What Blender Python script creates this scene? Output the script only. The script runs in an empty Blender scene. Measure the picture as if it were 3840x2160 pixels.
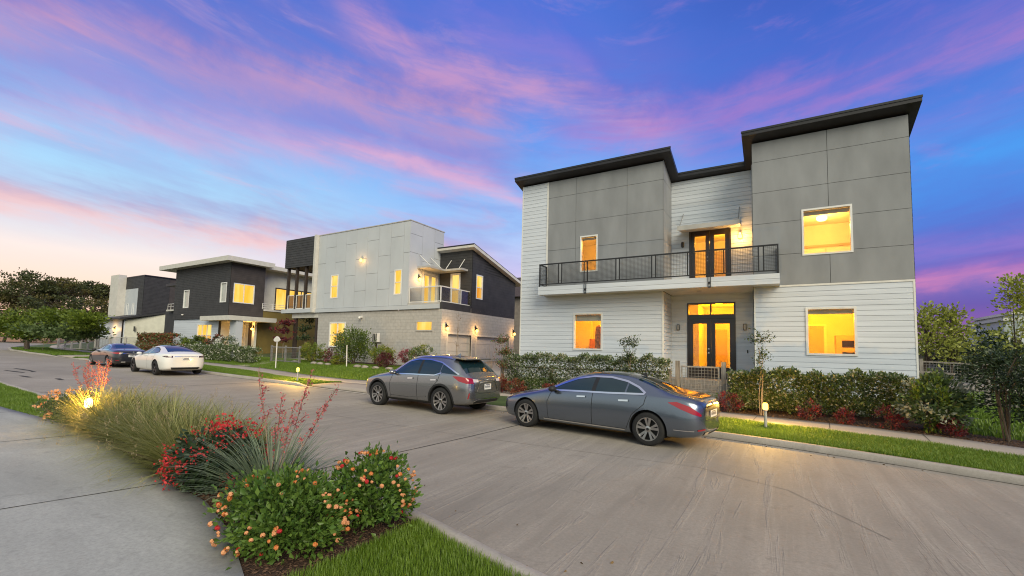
import bpy, bmesh, math, random
import numpy as np
from mathutils import Vector, Matrix
random.seed(7); RNG = np.random.default_rng(11)
SC = bpy.context.scene
COL = SC.collection
PI = math.pi
def rad(a): return math.radians(a)

# ------------------------------------------------------------------ bookkeeping
ORG = {}
def tag(o, label=None, cat=None, group=None, kind=None):
    if label: o['label'] = label
    if cat: o['category'] = cat
    if group: o['group'] = group
    if kind: o['kind'] = kind
    return o
def thing(name, loc, label, cat, group=None):
    o = bpy.data.objects.new(name, None); COL.objects.link(o)
    o.location = loc; o.empty_display_size = .2
    ORG[o] = Vector(loc)
    return tag(o, label, cat, group)
def copy_tree(o, parent=None):
    c = o.copy(); COL.objects.link(c)
    if parent: c.parent = parent
    for ch in list(o.children): copy_tree(ch, c)
    ORG[c] = ORG.get(o, Vector((0, 0, 0)))
    return c

class MB:
    """collects shapes and links them as ONE mesh object"""
    def __init__(s): s.v = []; s.f = []; s.cnt = []
    def add(s, vs, fs):
        b = len(s.v); s.v += [tuple(p) for p in vs]; s.f += [tuple(i + b for i in f) for f in fs]; s.cnt.append((len(s.v), len(s.f)))
    def box(s, x0, x1, y0, y1, z0, z1):
        if x0 > x1: x0, x1 = x1, x0
        if y0 > y1: y0, y1 = y1, y0
        if z0 > z1: z0, z1 = z1, z0
        s.add([(x0,y0,z0),(x1,y0,z0),(x1,y1,z0),(x0,y1,z0),(x0,y0,z1),(x1,y0,z1),(x1,y1,z1),(x0,y1,z1)],
              [(0,3,2,1),(4,5,6,7),(0,1,5,4),(1,2,6,5),(2,3,7,6),(3,0,4,7)])
    def quad(s, a, b, c, d): s.add([a, b, c, d], [(0, 1, 2, 3)])
    def prism(s, poly, d):
        """extrude a 3-D polygon by vector d"""
        n = len(poly); d = Vector(d); p = [Vector(q) for q in poly]
        s.add(p + [q + d for q in p], [tuple(range(n))[::-1], tuple(range(n, 2*n))] +
              [(i, (i+1) % n, n + (i+1) % n, n + i) for i in range(n)])
    def tube(s, a, b, r0, r1=None, n=8, cap=True):
        r1 = r0 if r1 is None else r1
        a = Vector(a); b = Vector(b); w = (b - a).normalized()
        u = w.orthogonal().normalized(); v = w.cross(u)
        vs = []
        for c, r in ((a, r0), (b, r1)):
            for i in range(n):
                t = 2*PI*i/n; vs.append(c + u*(r*math.cos(t)) + v*(r*math.sin(t)))
        fs = [(i, (i+1) % n, n + (i+1) % n, n + i) for i in range(n)]
        if cap: fs += [tuple(range(n))[::-1], tuple(range(n, 2*n))]
        s.add(vs, fs)
    def path(s, pts, rs, n=6):
        for i in range(len(pts) - 1): s.tube(pts[i], pts[i+1], rs[i], rs[i+1], n)
    def lathe(s, c, prof, n=16, axis='z'):
        """prof: (radius, height) pairs"""
        c = Vector(c); vs = []; m = len(prof)
        for r, h in prof:
            for i in range(n):
                t = 2*PI*i/n; a, b = r*math.cos(t), r*math.sin(t)
                vs.append(c + (Vector((a, b, h)) if axis == 'z' else Vector((a, h, b)) if axis == 'y' else Vector((h, a, b))))
        fs = [(j*n+i, j*n+(i+1) % n, (j+1)*n+(i+1) % n, (j+1)*n+i) for j in range(m-1) for i in range(n)]
        fs += [tuple(range(n))[::-1], tuple(range((m-1)*n, m*n))]
        s.add(vs, fs)
    def build(s, name, m, parent=None, smooth=False, org=None, recalc=False):
        o0 = ORG.get(parent, Vector((0, 0, 0))) if parent else (Vector(org) if org else Vector((0, 0, 0)))
        me = bpy.data.meshes.new(name)
        me.from_pydata([(p[0]-o0.x, p[1]-o0.y, p[2]-o0.z) for p in s.v], [], s.f)
        if recalc:
            bm = bmesh.new(); bm.from_mesh(me); bmesh.ops.remove_doubles(bm, verts=bm.verts, dist=1e-5)
            bmesh.ops.recalc_face_normals(bm, faces=bm.faces); bm.to_mesh(me); bm.free()
        if smooth: me.polygons.foreach_set('use_smooth', [True]*len(me.polygons))
        me.materials.append(m); me.update()
        return link(name, me, parent, o0 if not parent else None)
def each(mb, name, m, parent, smooth=False):
    """one object for every shape that was added"""
    out = []; b = 0; done = 0
    for k in range(len(mb.cnt)):
        q = MB(); v0 = mb.cnt[k-1][0] if k else 0; f0 = mb.cnt[k-1][1] if k else 0; v1, f1 = mb.cnt[k]
        q.v = mb.v[v0:v1]; q.f = [tuple(i-v0 for i in f) for f in mb.f[f0:f1]]
        out.append(q.build(name, m, parent, smooth))
    return out
def link(name, me, parent=None, loc=None):
    o = bpy.data.objects.new(name, me); COL.objects.link(o)
    if parent:
        o.parent = parent; ORG[o] = ORG.get(parent, Vector((0, 0, 0)))
    else:
        if loc: o.location = loc
        ORG[o] = Vector(loc) if loc else Vector((0, 0, 0))
    return o
def npmesh(name, V, Fq, mats, parent=None, smooth=False, org=None):
    """numpy mesh, all faces with the same vertex count; V in world coordinates"""
    o0 = ORG.get(parent, Vector((0, 0, 0))) if parent else (Vector(org) if org else Vector((0, 0, 0)))
    V = np.asarray(V, np.float32) - np.array(o0[:], np.float32)
    Fq = np.asarray(Fq, np.int32)
    me = bpy.data.meshes.new(name); n, k = Fq.shape
    me.vertices.add(len(V)); me.vertices.foreach_set('co', V.ravel())
    me.loops.add(n*k); me.loops.foreach_set('vertex_index', Fq.ravel())
    me.polygons.add(n); me.polygons.foreach_set('loop_start', np.arange(0, n*k, k, dtype=np.int32))
    if smooth: me.polygons.foreach_set('use_smooth', np.ones(n, bool))
    me.materials.append(mats); me.update(calc_edges=True); me.validate()
    return link(name, me, parent, o0 if not parent else None)

# ------------------------------------------------------------------ materials
def lin(c):
    if isinstance(c, (int, float)): c = (c, c, c)
    if max(c) > 1.0:
        return tuple((x/255/12.92) if x/255 <= .04045 else ((x/255+.055)/1.055)**2.4 for x in c) + (1,)
    return tuple(c) + (1,)
def pm(name, col, rough=.6, metal=0.0, var=.12, scale=3.0, bump=0.0, bscale=60.0, coat=0.0, col2=None, stretch=(1, 1, 1), spec=.5, island=0.0, trans=0.0, detail=5.0):
    """principled material with object-space noise colour variation"""
    m = bpy.data.materials.new(name); m.use_nodes = True
    nt = m.node_tree; N = nt.nodes; L = nt.links
    b = N['Principled BSDF']; b.inputs['Roughness'].default_value = rough; b.inputs['Metallic'].default_value = metal
    b.inputs['Coat Weight'].default_value = coat; b.inputs['Coat Roughness'].default_value = .05
    b.inputs['Specular IOR Level'].default_value = spec
    c = lin(col); c2 = lin(col2) if col2 is not None else tuple(min(1, x*(1+2*var)) for x in c[:3]) + (1,)
    c1 = c if col2 is not None else tuple(x*(1-var) for x in c[:3]) + (1,)
    tc = N.new('ShaderNodeTexCoord'); mp = N.new('ShaderNodeMapping'); mp.inputs['Scale'].default_value = stretch
    L.new(tc.outputs['Object'], mp.inputs['Vector'])
    nz = N.new('ShaderNodeTexNoise'); nz.inputs['Scale'].default_value = scale; nz.inputs['Detail'].default_value = detail
    L.new(mp.outputs['Vector'], nz.inputs['Vector'])
    rp = N.new('ShaderNodeMapRange'); rp.inputs[1].default_value = .3; rp.inputs[2].default_value = .7
    L.new(nz.outputs['Fac'], rp.inputs[0])
    fac = rp.outputs[0]
    if island > 0:
        gi = N.new('ShaderNodeNewGeometry'); mx = N.new('ShaderNodeMix'); mx.inputs[0].default_value = island
        L.new(fac, mx.inputs[2]); L.new(gi.outputs['Random Per Island'], mx.inputs[3]); fac = mx.outputs[0]
    cm = N.new('ShaderNodeMix'); cm.data_type = 'RGBA'
    cm.inputs[6].default_value = c1; cm.inputs[7].default_value = c2
    L.new(fac, cm.inputs[0]); L.new(cm.outputs[2], b.inputs['Base Color'])
    if bump:
        n2 = N.new('ShaderNodeTexNoise'); n2.inputs['Scale'].default_value = bscale; n2.inputs['Detail'].default_value = 6
        L.new(mp.outputs['Vector'], n2.inputs['Vector'])
        bp = N.new('ShaderNodeBump'); bp.inputs['Strength'].default_value = bump; bp.inputs['Distance'].default_value = .01
        L.new(n2.outputs['Fac'], bp.inputs['Height']); L.new(bp.outputs['Normal'], b.inputs['Normal'])
    if trans:
        t = N.new('ShaderNodeBsdfTranslucent'); L.new(cm.outputs[2], t.inputs['Color'])
        ms = N.new('ShaderNodeMixShader'); ms.inputs[0].default_value = trans
        L.new(b.outputs[0], ms.inputs[1]); L.new(t.outputs[0], ms.inputs[2])
        L.new(ms.outputs[0], N['Material Output'].inputs['Surface'])
    return m
def emit(name, col, strength, var=0.0, scale=1.5, col2=None):
    m = bpy.data.materials.new(name); m.use_nodes = True
    N = m.node_tree.nodes; L = m.node_tree.links; N.remove(N['Principled BSDF'])
    e = N.new('ShaderNodeEmission'); e.inputs['Color'].default_value = lin(col); e.inputs['Strength'].default_value = strength
    if col2 is not None:
        tc = N.new('ShaderNodeTexCoord'); mp = N.new('ShaderNodeMapping'); mp.inputs['Scale'].default_value = (1.5, 1.5, .35)
        nz = N.new('ShaderNodeTexNoise'); nz.inputs['Scale'].default_value = scale; nz.inputs['Detail'].default_value = 3
        L.new(tc.outputs['Object'], mp.inputs['Vector']); L.new(mp.outputs['Vector'], nz.inputs['Vector'])
        cm = N.new('ShaderNodeMix'); cm.data_type = 'RGBA'; cm.inputs[6].default_value = lin(col); cm.inputs[7].default_value = lin(col2)
        rp = N.new('ShaderNodeMapRange'); rp.inputs[1].default_value = .35; rp.inputs[2].default_value = .65
        L.new(nz.outputs['Fac'], rp.inputs[0]); L.new(rp.outputs[0], cm.inputs[0]); L.new(cm.outputs[2], e.inputs['Color'])
    L.new(e.outputs[0], N['Material Output'].inputs['Surface'])
    return m
def glassy(name, tint=(1, 1, 1), base=.012, rough=.02):
    """thin window glass: see-through with a fresnel reflection"""
    m = bpy.data.materials.new(name); m.use_nodes = True
    N = m.node_tree.nodes; L = m.node_tree.links; N.remove(N['Principled BSDF'])
    t = N.new('ShaderNodeBsdfTransparent'); t.inputs['Color'].default_value = lin(tint)
    g = N.new('ShaderNodeBsdfGlossy'); g.inputs['Roughness'].default_value = rough
    lw = N.new('ShaderNodeLayerWeight'); lw.inputs['Blend'].default_value = .25
    ad = N.new('ShaderNodeMath'); ad.operation = 'MULTIPLY_ADD'; ad.inputs[1].default_value = .35; ad.inputs[2].default_value = base
    L.new(lw.outputs['Fresnel'], ad.inputs[0])
    ms = N.new('ShaderNodeMixShader'); L.new(ad.outputs[0], ms.inputs[0])
    L.new(t.outputs[0], ms.inputs[1]); L.new(g.outputs[0], ms.inputs[2]); L.new(ms.outputs[0], N['Material Output'].inputs['Surface'])
    return m
WARM = (1.0, .52, .10)
LN = [0]
def lamp(loc, power, col=(1, .55, .16), r=.06, parent=None):
    LN[0] += 1
    d = bpy.data.lights.new('lamp_glow', 'POINT'); d.energy = power; d.color = col; d.shadow_soft_size = r
    o = bpy.data.objects.new('lamp_glow', d); COL.objects.link(o)
    if parent: o.parent = parent; o.location = Vector(loc) - ORG[parent]
    else: o.location = loc
    return o

# ------------------------------------------------------------------ camera
F_ = 1668.7
ez = Vector((0, 0, 1)); Hc = 1.9
A0 = rad(-59.2); pit = rad(4.137); rol = rad(1.357)
def tw(v):
    return Vector((v[0]*-math.sin(A0) + v[1]*-math.cos(A0), v[0]*math.cos(A0) + v[1]*-math.sin(A0), v[2]))
_F = Vector((0, math.cos(pit), math.sin(pit))); _U = Vector((0, -math.sin(pit), math.cos(pit))); _R = Vector((1, 0, 0))
cF, cR, cU = tw(_F), tw(_R*math.cos(rol) + _U*math.sin(rol)), tw(-math.sin(rol)*_R + math.cos(rol)*_U)
cd = bpy.data.cameras.new('camera'); cam = bpy.data.objects.new('camera', cd); COL.objects.link(cam)
cam.matrix_world = Matrix(((cR.x, cU.x, -cF.x, 0), (cR.y, cU.y, -cF.y, 0), (cR.z, cU.z, -cF.z, Hc), (0, 0, 0, 1)))
cd.sensor_width = 36; cd.lens = F_/3840*36; cd.shift_y = (1190.6-1080)/3840; cd.clip_end = 3000; cd.clip_start = .05
SC.camera = cam
def ray(a, b):
    """direction through a point of the photograph (2576 x 1449 frame)"""
    k = 3840/2576
    return cF + cR*((k*a-1920)/F_) - cU*((k*b-1190.6)/F_)
def angles(a, b):
    d = ray(a, b); return math.degrees(math.atan2(d.x, d.y)), math.degrees(math.atan2(d.z, math.hypot(d.x, d.y)))

def at_y(a, b, y):
    d = ray(a, b); t = y/d.y; return Vector((0, 0, Hc)) + d*t
def at_depth(a, b, t):
    return Vector((0, 0, Hc)) + ray(a, b)*t
# ------------------------------------------------------------------ render settings
SC.render.engine = 'CYCLES'
SC.view_settings.view_transform = 'Standard'; SC.view_settings.look = 'None'; SC.view_settings.gamma = 1
SC.view_settings.exposure = 0.16
SC.view_settings.use_curve_mapping = False
SC.cycles.use_denoising = True; SC.cycles.denoiser = 'OPENIMAGEDENOISE'; SC.cycles.denoising_input_passes = 'RGB_ALBEDO_NORMAL'; SC.cycles.denoising_prefilter = 'ACCURATE'; SC.cycles.filter_width = 1.1
SC.cycles.max_bounces = 8; SC.cycles.transparent_max_bounces = 12; SC.cycles.sample_clamp_indirect = 6
SC.cycles.caustics_reflective = False; SC.cycles.caustics_refractive = False
# ------------------------------------------------------------------ sky
def make_world():
    w = bpy.data.worlds.new('World'); SC.world = w; w.use_nodes = True
    nt = w.node_tree; N = nt.nodes; L = nt.links; N.clear()
    out = N.new('ShaderNodeOutputWorld'); bg = N.new('ShaderNodeBackground'); L.new(bg.outputs[0], out.inputs[0])
    def val(x, sock):
        if isinstance(x, (int, float)): sock.default_value = x
        else: L.new(x, sock)
    def M(op, a, b=0.0, c=0.0, clamp=False):
        n = N.new('ShaderNodeMath'); n.operation = op; n.use_clamp = clamp
        val(a, n.inputs[0]); val(b, n.inputs[1]); val(c, n.inputs[2]); return n.outputs[0]
    def SS(x, a, b):
        n = N.new('ShaderNodeMapRange'); n.interpolation_type = 'SMOOTHSTEP'
        val(x, n.inputs[0]); n.inputs[1].default_value = a; n.inputs[2].default_value = b; return n.outputs[0]
    def mix(f, a, b):
        n = N.new('ShaderNodeMix'); n.data_type = 'RGBA'; val(f, n.inputs[0])
        for q, s in ((a, n.inputs[6]), (b, n.inputs[7])):
            if isinstance(q, tuple): s.default_value = lin(q)
            else: L.new(q, s)
        return n.outputs[2]
    def ramp(x, lo, hi, stops):
        r = N.new('ShaderNodeValToRGB'); e = r.color_ramp.elements
        while len(e) < len(stops): e.new(.5)
        for el, (p, c) in zip(e, stops): el.position = (p-lo)/(hi-lo); el.color = lin(c)
        L.new(M('DIVIDE', M('SUBTRACT', x, lo), hi-lo, clamp=True), r.inputs[0]); return r.outputs[0]
    tc = N.new('ShaderNodeTexCoord'); sx = N.new('ShaderNodeSeparateXYZ'); L.new(tc.outputs['Generated'], sx.inputs[0])
    x, y, z = sx.outputs
    az = M('MULTIPLY', M('ARCTAN2', x, y), 180/PI); el = M('MULTIPLY', M('ARCSINE', z), 180/PI)
    def noise(sa, se, seed, s, detail=5, rough=.55, dist=0.0):
        cb = N.new('ShaderNodeCombineXYZ'); L.new(M('MULTIPLY', az, sa), cb.inputs[0]); L.new(M('MULTIPLY', s, se), cb.inputs[1]); cb.inputs[2].default_value = seed
        n = N.new('ShaderNodeTexNoise'); n.inputs['Scale'].default_value = 1; n.inputs['Detail'].default_value = detail; n.inputs['Roughness'].default_value = rough; n.inputs['Distortion'].default_value = dist
        L.new(cb.outputs[0], n.inputs['Vector']); return n.outputs['Fac']
    # the streaks fan out from the middle of the view, so they climb to both sides
    da = M('ADD', az, 12.0)
    fan = M('SUBTRACT', el, M('MULTIPLY', M('SQRT', M('MULTIPLY_ADD', da, da, 120.0)), .13))
    wob = M('MULTIPLY', M('SUBTRACT', noise(.07, .12, 3.1, fan, 4), .5), 7.0)
    base_l = ramp(el, -3, 45, [(-2, (236, 140, 92)), (1.5, (248, 188, 152)), (4.5, (252, 218, 190)), (8, (246, 228, 220)), (11.5, (196, 216, 240)), (15.5, (158, 212, 246)), (20, (130, 184, 238)), (27, (74, 118, 212)), (36, (38, 92, 200)), (45, (20, 70, 180))])
    base_m = ramp(el, -3, 45, [(-2, (240, 190, 175)), (5, (232, 198, 214)), (10, (196, 190, 232)), (15, (150, 190, 242)), (20, (104, 172, 240)), (25, (76, 146, 234)), (30, (58, 118, 220)), (36, (40, 100, 210)), (45, (16, 90, 200))])
    base_r = ramp(el, -3, 45, [(-2, (196, 110, 150)), (2, (150, 84, 160)), (5, (98, 76, 168)), (10, (62, 104, 204)), (14, (22, 122, 220)), (18, (0, 140, 232)), (22, (4, 116, 218)), (27, (16, 98, 206)), (33, (8, 84, 194)), (45, (0, 54, 160))])
    azw = M('ADD', az, M('MULTIPLY', wob, 1.5))
    base = mix(SS(azw, -70, -34), base_l, base_m); base = mix(SS(azw, -28, 6), base, base_r)
    col = base
    # soft violet veil and loose wisps
    n1 = noise(.05, .22, 9.7, fan, 6, .6, .4); n2 = noise(.075, .30, 21.3, fan, 7, .62, .6)
    veil = M('MULTIPLY', M('MULTIPLY', SS(n1, .42, .68), SS(el, 5, 15)), .30)
    col = mix(veil, col, mix(SS(az, -75, 0), (140, 140, 208), (70, 84, 196)))
    wisp = M('MULTIPLY', M('MULTIPLY', SS(n2, .52, .74), SS(el, 6, 14)), .36)
    col = mix(wisp, col, mix(SS(az, -70, 5), (232, 176, 196), (150, 110, 196)))
    bands = [  # centre line (photo frame points), half width deg, lit colour, shade colour, strength, az fade
        ([(-500, -160), (0, 20), (200, 66), (400, 130), (560, 172), (700, 200), (850, 214), (1000, 265), (1120, 300), (1300, 345)], 2.9, (232, 158, 172), (112, 104, 192), .85),
        ([(-500, 190), (0, 262), (300, 300), (650, 335), (900, 385), (1100, 425), (1300, 465)], 2.7, (208, 164, 206), (118, 126, 206), .75),
        ([(-500, 440), (0, 508), (200, 532), (400, 560), (650, 588), (900, 612), (1250, 640)], 1.7, (250, 190, 180), (148, 146, 200), .85),
        ([(830, -40), (930, 50), (1050, 120), (1150, 165), (1300, 200), (1450, 245), (1600, 285), (1750, 330)], 2.6, (222, 154, 186), (92, 100, 200), .75),
        ([(700, 330), (900, 372), (1050, 400), (1180, 440), (1320, 500), (1450, 560)], 1.5, (232, 170, 200), (128, 120, 205), .75),
        ([(1380, 350), (1560, 322), (1700, 296), (1900, 252), (2100, 205), (2300, 140), (2600, 40), (2900, -60)], 2.7, (190, 116, 188), (70, 84, 196), .62),
        ([(1650, 440), (1800, 400), (1950, 372), (2300, 300), (2700, 200)], 1.6, (150, 110, 204), (60, 96, 206), .3),
        ([(2150, 722), (2330, 706), (2450, 694), (2620, 676), (2900, 650)], 1.35, (226, 128, 176), (92, 70, 176), .9),
        ([(2150, 640), (2330, 628), (2600, 600), (2900, 570)], 1.6, (160, 110, 200), (80, 82, 190), .6),
        ([(1120, -10), (1090, 20), (1180, 60), (1400, 120), (1500, 200), (1560, 300)], 2.0, (150, 116, 208), (60, 84, 206), .4),
        ([(0, 120), (200, 160), (420, 250), (700, 300), (900, 330)], 2.4, (150, 140, 216), (100, 124, 214), .4),
    ]
    nzs = [noise(.10, .16, 40.0 + 9*i, fan, 7, .62, .5) for i in range(2)]
    sts = [SS(noise(.06, .45, 80.0 + 5*i, fan, 6, .62), .34, .62) for i in range(2)]
    for i, (pts, w_, lit, shade, st) in enumerate(bands):
        ab = sorted(angles(*p) for p in pts)
        fc = N.new('ShaderNodeFloatCurve'); cv = fc.mapping.curves[0]
        P = [((a+130)/220, (e+10)/80) for a, e in ab]
        cv.points[0].location = P[0]; cv.points[1].location = P[-1]
        for p in P[1:-1]: cv.points.new(*p)
        fc.mapping.extend = 'HORIZONTAL'; fc.mapping.update()
        L.new(M('DIVIDE', M('ADD', az, 130.0), 220.0), fc.inputs['Value'])
        c = M('MULTIPLY_ADD', fc.outputs[0], 80.0, -10.0)
        nz = nzs[i % 2]
        d = M('DIVIDE', M('ADD', M('SUBTRACT', el, c), M('MULTIPLY', M('SUBTRACT', nz, .5), w_*3.0)), w_*1.15)
        up = M('DIVIDE', d, 1.7); dn = M('DIVIDE', d, .8)
        gs = M('EXPONENT', M('MULTIPLY', -1.0, M('MAXIMUM', M('MULTIPLY', M('MULTIPLY', up, up), M('GREATER_THAN', d, 0.0)), M('MULTIPLY', M('MULTIPLY', dn, dn), M('LESS_THAN', d, 0.0)))))
        a0, a1 = ab[0][0], ab[-1][0]
        fade = M('MULTIPLY', SS(az, a0-3, a0+6), M('SUBTRACT', 1.0, SS(az, a1-7, a1+3)))
        streak = sts[(i//2) % 2]
        a = M('MULTIPLY', M('MULTIPLY', gs, fade), M('MULTIPLY', M('MULTIPLY_ADD', streak, .62, .38), st))
        col = mix(a, col, mix(SS(d, -.7, 1.15), lit, shade))
    hs = N.new('ShaderNodeHueSaturation'); hs.inputs['Saturation'].default_value = .91; hs.inputs['Value'].default_value = 1.0; L.new(col, hs.inputs['Color']); col = hs.outputs[0]
    # unseen sky overhead, paled to take blue out of reflections and ground
    col = mix(SS(el, 43, 62), col, (168, 172, 190))
    # brightened sky added behind the viewer, out of view, as soft fill light
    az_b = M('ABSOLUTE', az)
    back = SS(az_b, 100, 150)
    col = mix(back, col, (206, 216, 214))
    col = mix(SS(M('MULTIPLY', el, -1.0), 1.0, 6.0), col, (96, 92, 86))
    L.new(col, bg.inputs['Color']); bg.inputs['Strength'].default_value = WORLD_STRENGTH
WORLD_STRENGTH = 1.0
make_world()
sd = bpy.data.lights.new('sun', 'SUN'); sd.energy = 2.9; sd.angle = rad(40); sd.color = (1.0, .90, .66)
so = bpy.data.objects.new('sun', sd); COL.objects.link(so)
so.rotation_euler = Vector((.72, -.52, .58)).to_track_quat('Z', 'Y').to_euler()

# ------------------------------------------------------------------ terrain functions
def ip(x, pts):
    p = sorted(pts); return np.interp(x, [q[0] for q in p], [q[1] for q in p])
def g(x): return ip(x, [(-140, .9), (-80, .8), (-57, .68), (-40, .45), (-26, .29), (-18, .13), (-12, .03), (-8, 0), (4, 0), (20, -.05)])
def yk(x): return ip(x, [(14, 5.2), (8, 8.2), (5, 9.35), (3.2, 10.1), (1.5, 10.68), (0, 11.1), (-1.3, 11.33), (-3, 11.55), (-5, 11.75), (-9, 11.95), (-14, 12), (-26, 11.9), (-40, 11.5), (-54, 11.4), (-62, 12.0), (-70, 13.4), (-82, 16.5), (-96, 22), (-140, 45)])
def yn(x): return ip(x, [(14, -1.5), (6, 1.4), (2, 2.6), (0, 3.0), (-1.9, 3.41), (-3.4, 3.83), (-6, 4.05), (-10, 4.2), (-19, 4.4), (-24, 4.46), (-60, 4.6), (-100, 6), (-140, 12)])
def ysw(x): return ip(x, [(14, 6.6), (8, 9.6), (5, 11.25), (3.4, 12.25), (1.8, 12.95), (0, 13.35), (-1.3, 13.65), (-4, 14.2), (-9, 14.65), (-14, 14.1), (-18, 13.3), (-21, 13.3), (-26, 13.9), (-31, 14.2), (-45, 14.3), (-60, 14.7), (-70, 16.4), (-82, 19.5), (-96, 25), (-140, 48)])
def ypath(x): return ip(x, [(3, -3.5), (0, -1.0), (-2.2, .75), (-3.48, 1.99), (-4.4, 2.36), (-5.46, 2.65), (-6.63, 2.76), (-9.15, 3.07), (-12, 3.34), (-13.3, 3.26), (-14.7, 3.16), (-16.2, 3.06), (-30, 2.6), (-60, 2.4)])
def lot(x): return ip(x, [(-140, 1.2), (-70, 1.0), (-40, .95), (-20, .77), (-5, .75), (3, .6), (6, .45), (20, .4)])
def Z(x, y):
    """height of the land at x, y"""
    x = np.asarray(x, float); y = np.asarray(y, float)
    r = g(x); k = yk(x); s = y - k; w = ysw(x) + 1.4
    far = r + .1 + .02*np.clip(s, 0, 4)
    t = np.clip((y - w)/np.maximum(18.5 - w, .8), 0, 1); t = t*t*(3-2*t)
    far = far*(1-t) + np.maximum(lot(x), far)*t + np.clip(y-18.5, 0, 16)*.045 + np.clip(y-40, 0, 400)*.012
    near = r + .1 + .012*np.clip(yn(x) - y, 0, 4)
    return np.where(s >= 0, far, np.where(y <= yn(x), near, r))
def z1(x, y): return float(Z(x, y))

# ------------------------------------------------------------------ ground materials
def concrete(name, c1, c2, streak=(1, 1, 1), streak_amt=.5, rough=.85, wrinkle=0.0, cracks=False):
    m = bpy.data.materials.new(name); m.use_nodes = True
    N = m.node_tree.nodes; L = m.node_tree.links; b = N['Principled BSDF']; b.inputs['Roughness'].default_value = rough
    b.inputs['Specular IOR Level'].default_value = .35
    tc = N.new('ShaderNodeTexCoord')
    def nz(scale, stretch, detail=6, dist=0.0, rg=.6, rot=0):
        mp = N.new('ShaderNodeMapping'); mp.inputs['Scale'].default_value = stretch; mp.inputs['Rotation'].default_value = (0, 0, rot)
        L.new(tc.outputs['Object'], mp.inputs['Vector'])
        n = N.new('ShaderNodeTexNoise'); n.inputs['Scale'].default_value = scale; n.inputs['Detail'].default_value = detail; n.inputs['Distortion'].default_value = dist; n.inputs['Roughness'].default_value = rg
        L.new(mp.outputs['Vector'], n.inputs['Vector']); return n.outputs['Fac']
    def mr(x, a, b_, c=0.0, d=1.0):
        r = N.new('ShaderNodeMapRange'); r.inputs[1].default_value = a; r.inputs[2].default_value = b_; r.inputs[3].default_value = c; r.inputs[4].default_value = d
        L.new(x, r.inputs[0]); return r.outputs[0]
    def mixc(f, a, b_, mode='MIX'):
        q = N.new('ShaderNodeMix'); q.data_type = 'RGBA'; q.blend_type = mode
        if isinstance(f, float): q.inputs[0].default_value = f
        else: L.new(f, q.inputs[0])
        for v, s in ((a, q.inputs[6]), (b_, q.inputs[7])):
            if isinstance(v, tuple): s.default_value = lin(v)
            else: L.new(v, s)
        return q.outputs[2]
    col = mixc(mr(nz(.35, (1, 1, 1), 5), .3, .7), c1, c2)
    st = nz(1.0, streak, 5, .8, .6, rad(8))
    col = mixc(mr(st, .35, .75, 0, streak_amt), col, tuple(x*.62 for x in c1))
    fine = nz(26, (1, 1, 1), 9, 0, .82)
    col = mixc(mr(fine, .40, .62, 0, .6), col, tuple(x*.7 for x in c1))
    spots = nz(2.3, (1, 1, 1), 8, 1.5, .7)
    col = mixc(mr(spots, .56, .74, 0, .5), col, tuple(x*.5 for x in c1))
    if cracks:
        v = N.new('ShaderNodeTexVoronoi'); v.feature = 'DISTANCE_TO_EDGE'; v.inputs['Scale'].default_value = .22
        mp = N.new('ShaderNodeMapping'); L.new(tc.outputs['Object'], mp.inputs['Vector'])
        n2 = N.new('ShaderNodeTexNoise'); n2.inputs['Scale'].default_value = 1.6; n2.inputs['Detail'].default_value = 6
        L.new(tc.outputs['Object'], n2.inputs['Vector'])
        va = N.new('ShaderNodeVectorMath'); va.operation = 'MULTIPLY_ADD'; va.inputs[1].default_value = (.9, .9, .9)
        L.new(n2.outputs['Color'], va.inputs[0]); L.new(mp.outputs['Vector'], va.inputs[2]); L.new(va.outputs[0], v.inputs['Vector'])
        col = mixc(mr(v.outputs['Distance'], .0, .012, .5, 0), col, tuple(x*.3 for x in c1))
    bp = N.new('ShaderNodeBump'); bp.inputs['Strength'].default_value = .35; bp.inputs['Distance'].default_value = .006
    L.new(fine, bp.inputs['Height'])
    if wrinkle:
        # the broom-and-trowel ridges that run across the street
        wv = nz(1.0, (4.4, .26, 1), 6, .7, .65, rad(-7))
        wm = nz(.22, (1, 1, 1), 3)
        pr = N.new('ShaderNodeMath'); pr.operation = 'MULTIPLY'; L.new(mr(wv, .54, .60), pr.inputs[0]); L.new(mr(wm, .36, .56), pr.inputs[1])
        dk = N.new('ShaderNodeMath'); dk.operation = 'MULTIPLY'; L.new(mr(wv, .535, .50, 0, .22), dk.inputs[0]); L.new(pr.inputs[1].links[0].from_socket, dk.inputs[1])
        col = mixc(dk.outputs[0], col, tuple(x*.55 for x in c1))
        b2 = N.new('ShaderNodeBump'); b2.inputs['Strength'].default_value = wrinkle; b2.inputs['Distance'].default_value = .03
        L.new(pr.outputs[0], b2.inputs['Height']); L.new(bp.outputs['Normal'], b2.inputs['Normal']); L.new(b2.outputs['Normal'], b.inputs['Normal'])
    else: L.new(bp.outputs['Normal'], b.inputs['Normal'])
    L.new(col, b.inputs['Base Color'])
    return m
M_ROAD = concrete('road_concrete', (.30, .265, .22), (.44, .39, .33), (3.4, .22, 1), .55, .75, wrinkle=.42)
M_WALK = concrete('walk_concrete', (.33, .33, .305), (.47, .465, .43), (.5, 2.2, 1), .45, .8)
M_SIDE = concrete('sidewalk_concrete', (.36, .31, .27), (.44, .39, .34), (1, 1, 1), .25, .85)
M_KERB = concrete('kerb_concrete', (.37, .335, .29), (.47, .43, .38), (2, 2, 1), .4, .85)
M_JOINT = pm('joint_filler', (.03, .026, .022), .9)
M_SOIL = pm('lawn_soil', (.035, .06, .014), .95, col2=(.06, .09, .022), scale=1.2, bump=.6, bscale=40)
M_MULCH = pm('mulch', (.022, .012, .008), .95, col2=(.075, .04, .026), scale=14, bump=1.0, bscale=45)

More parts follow.
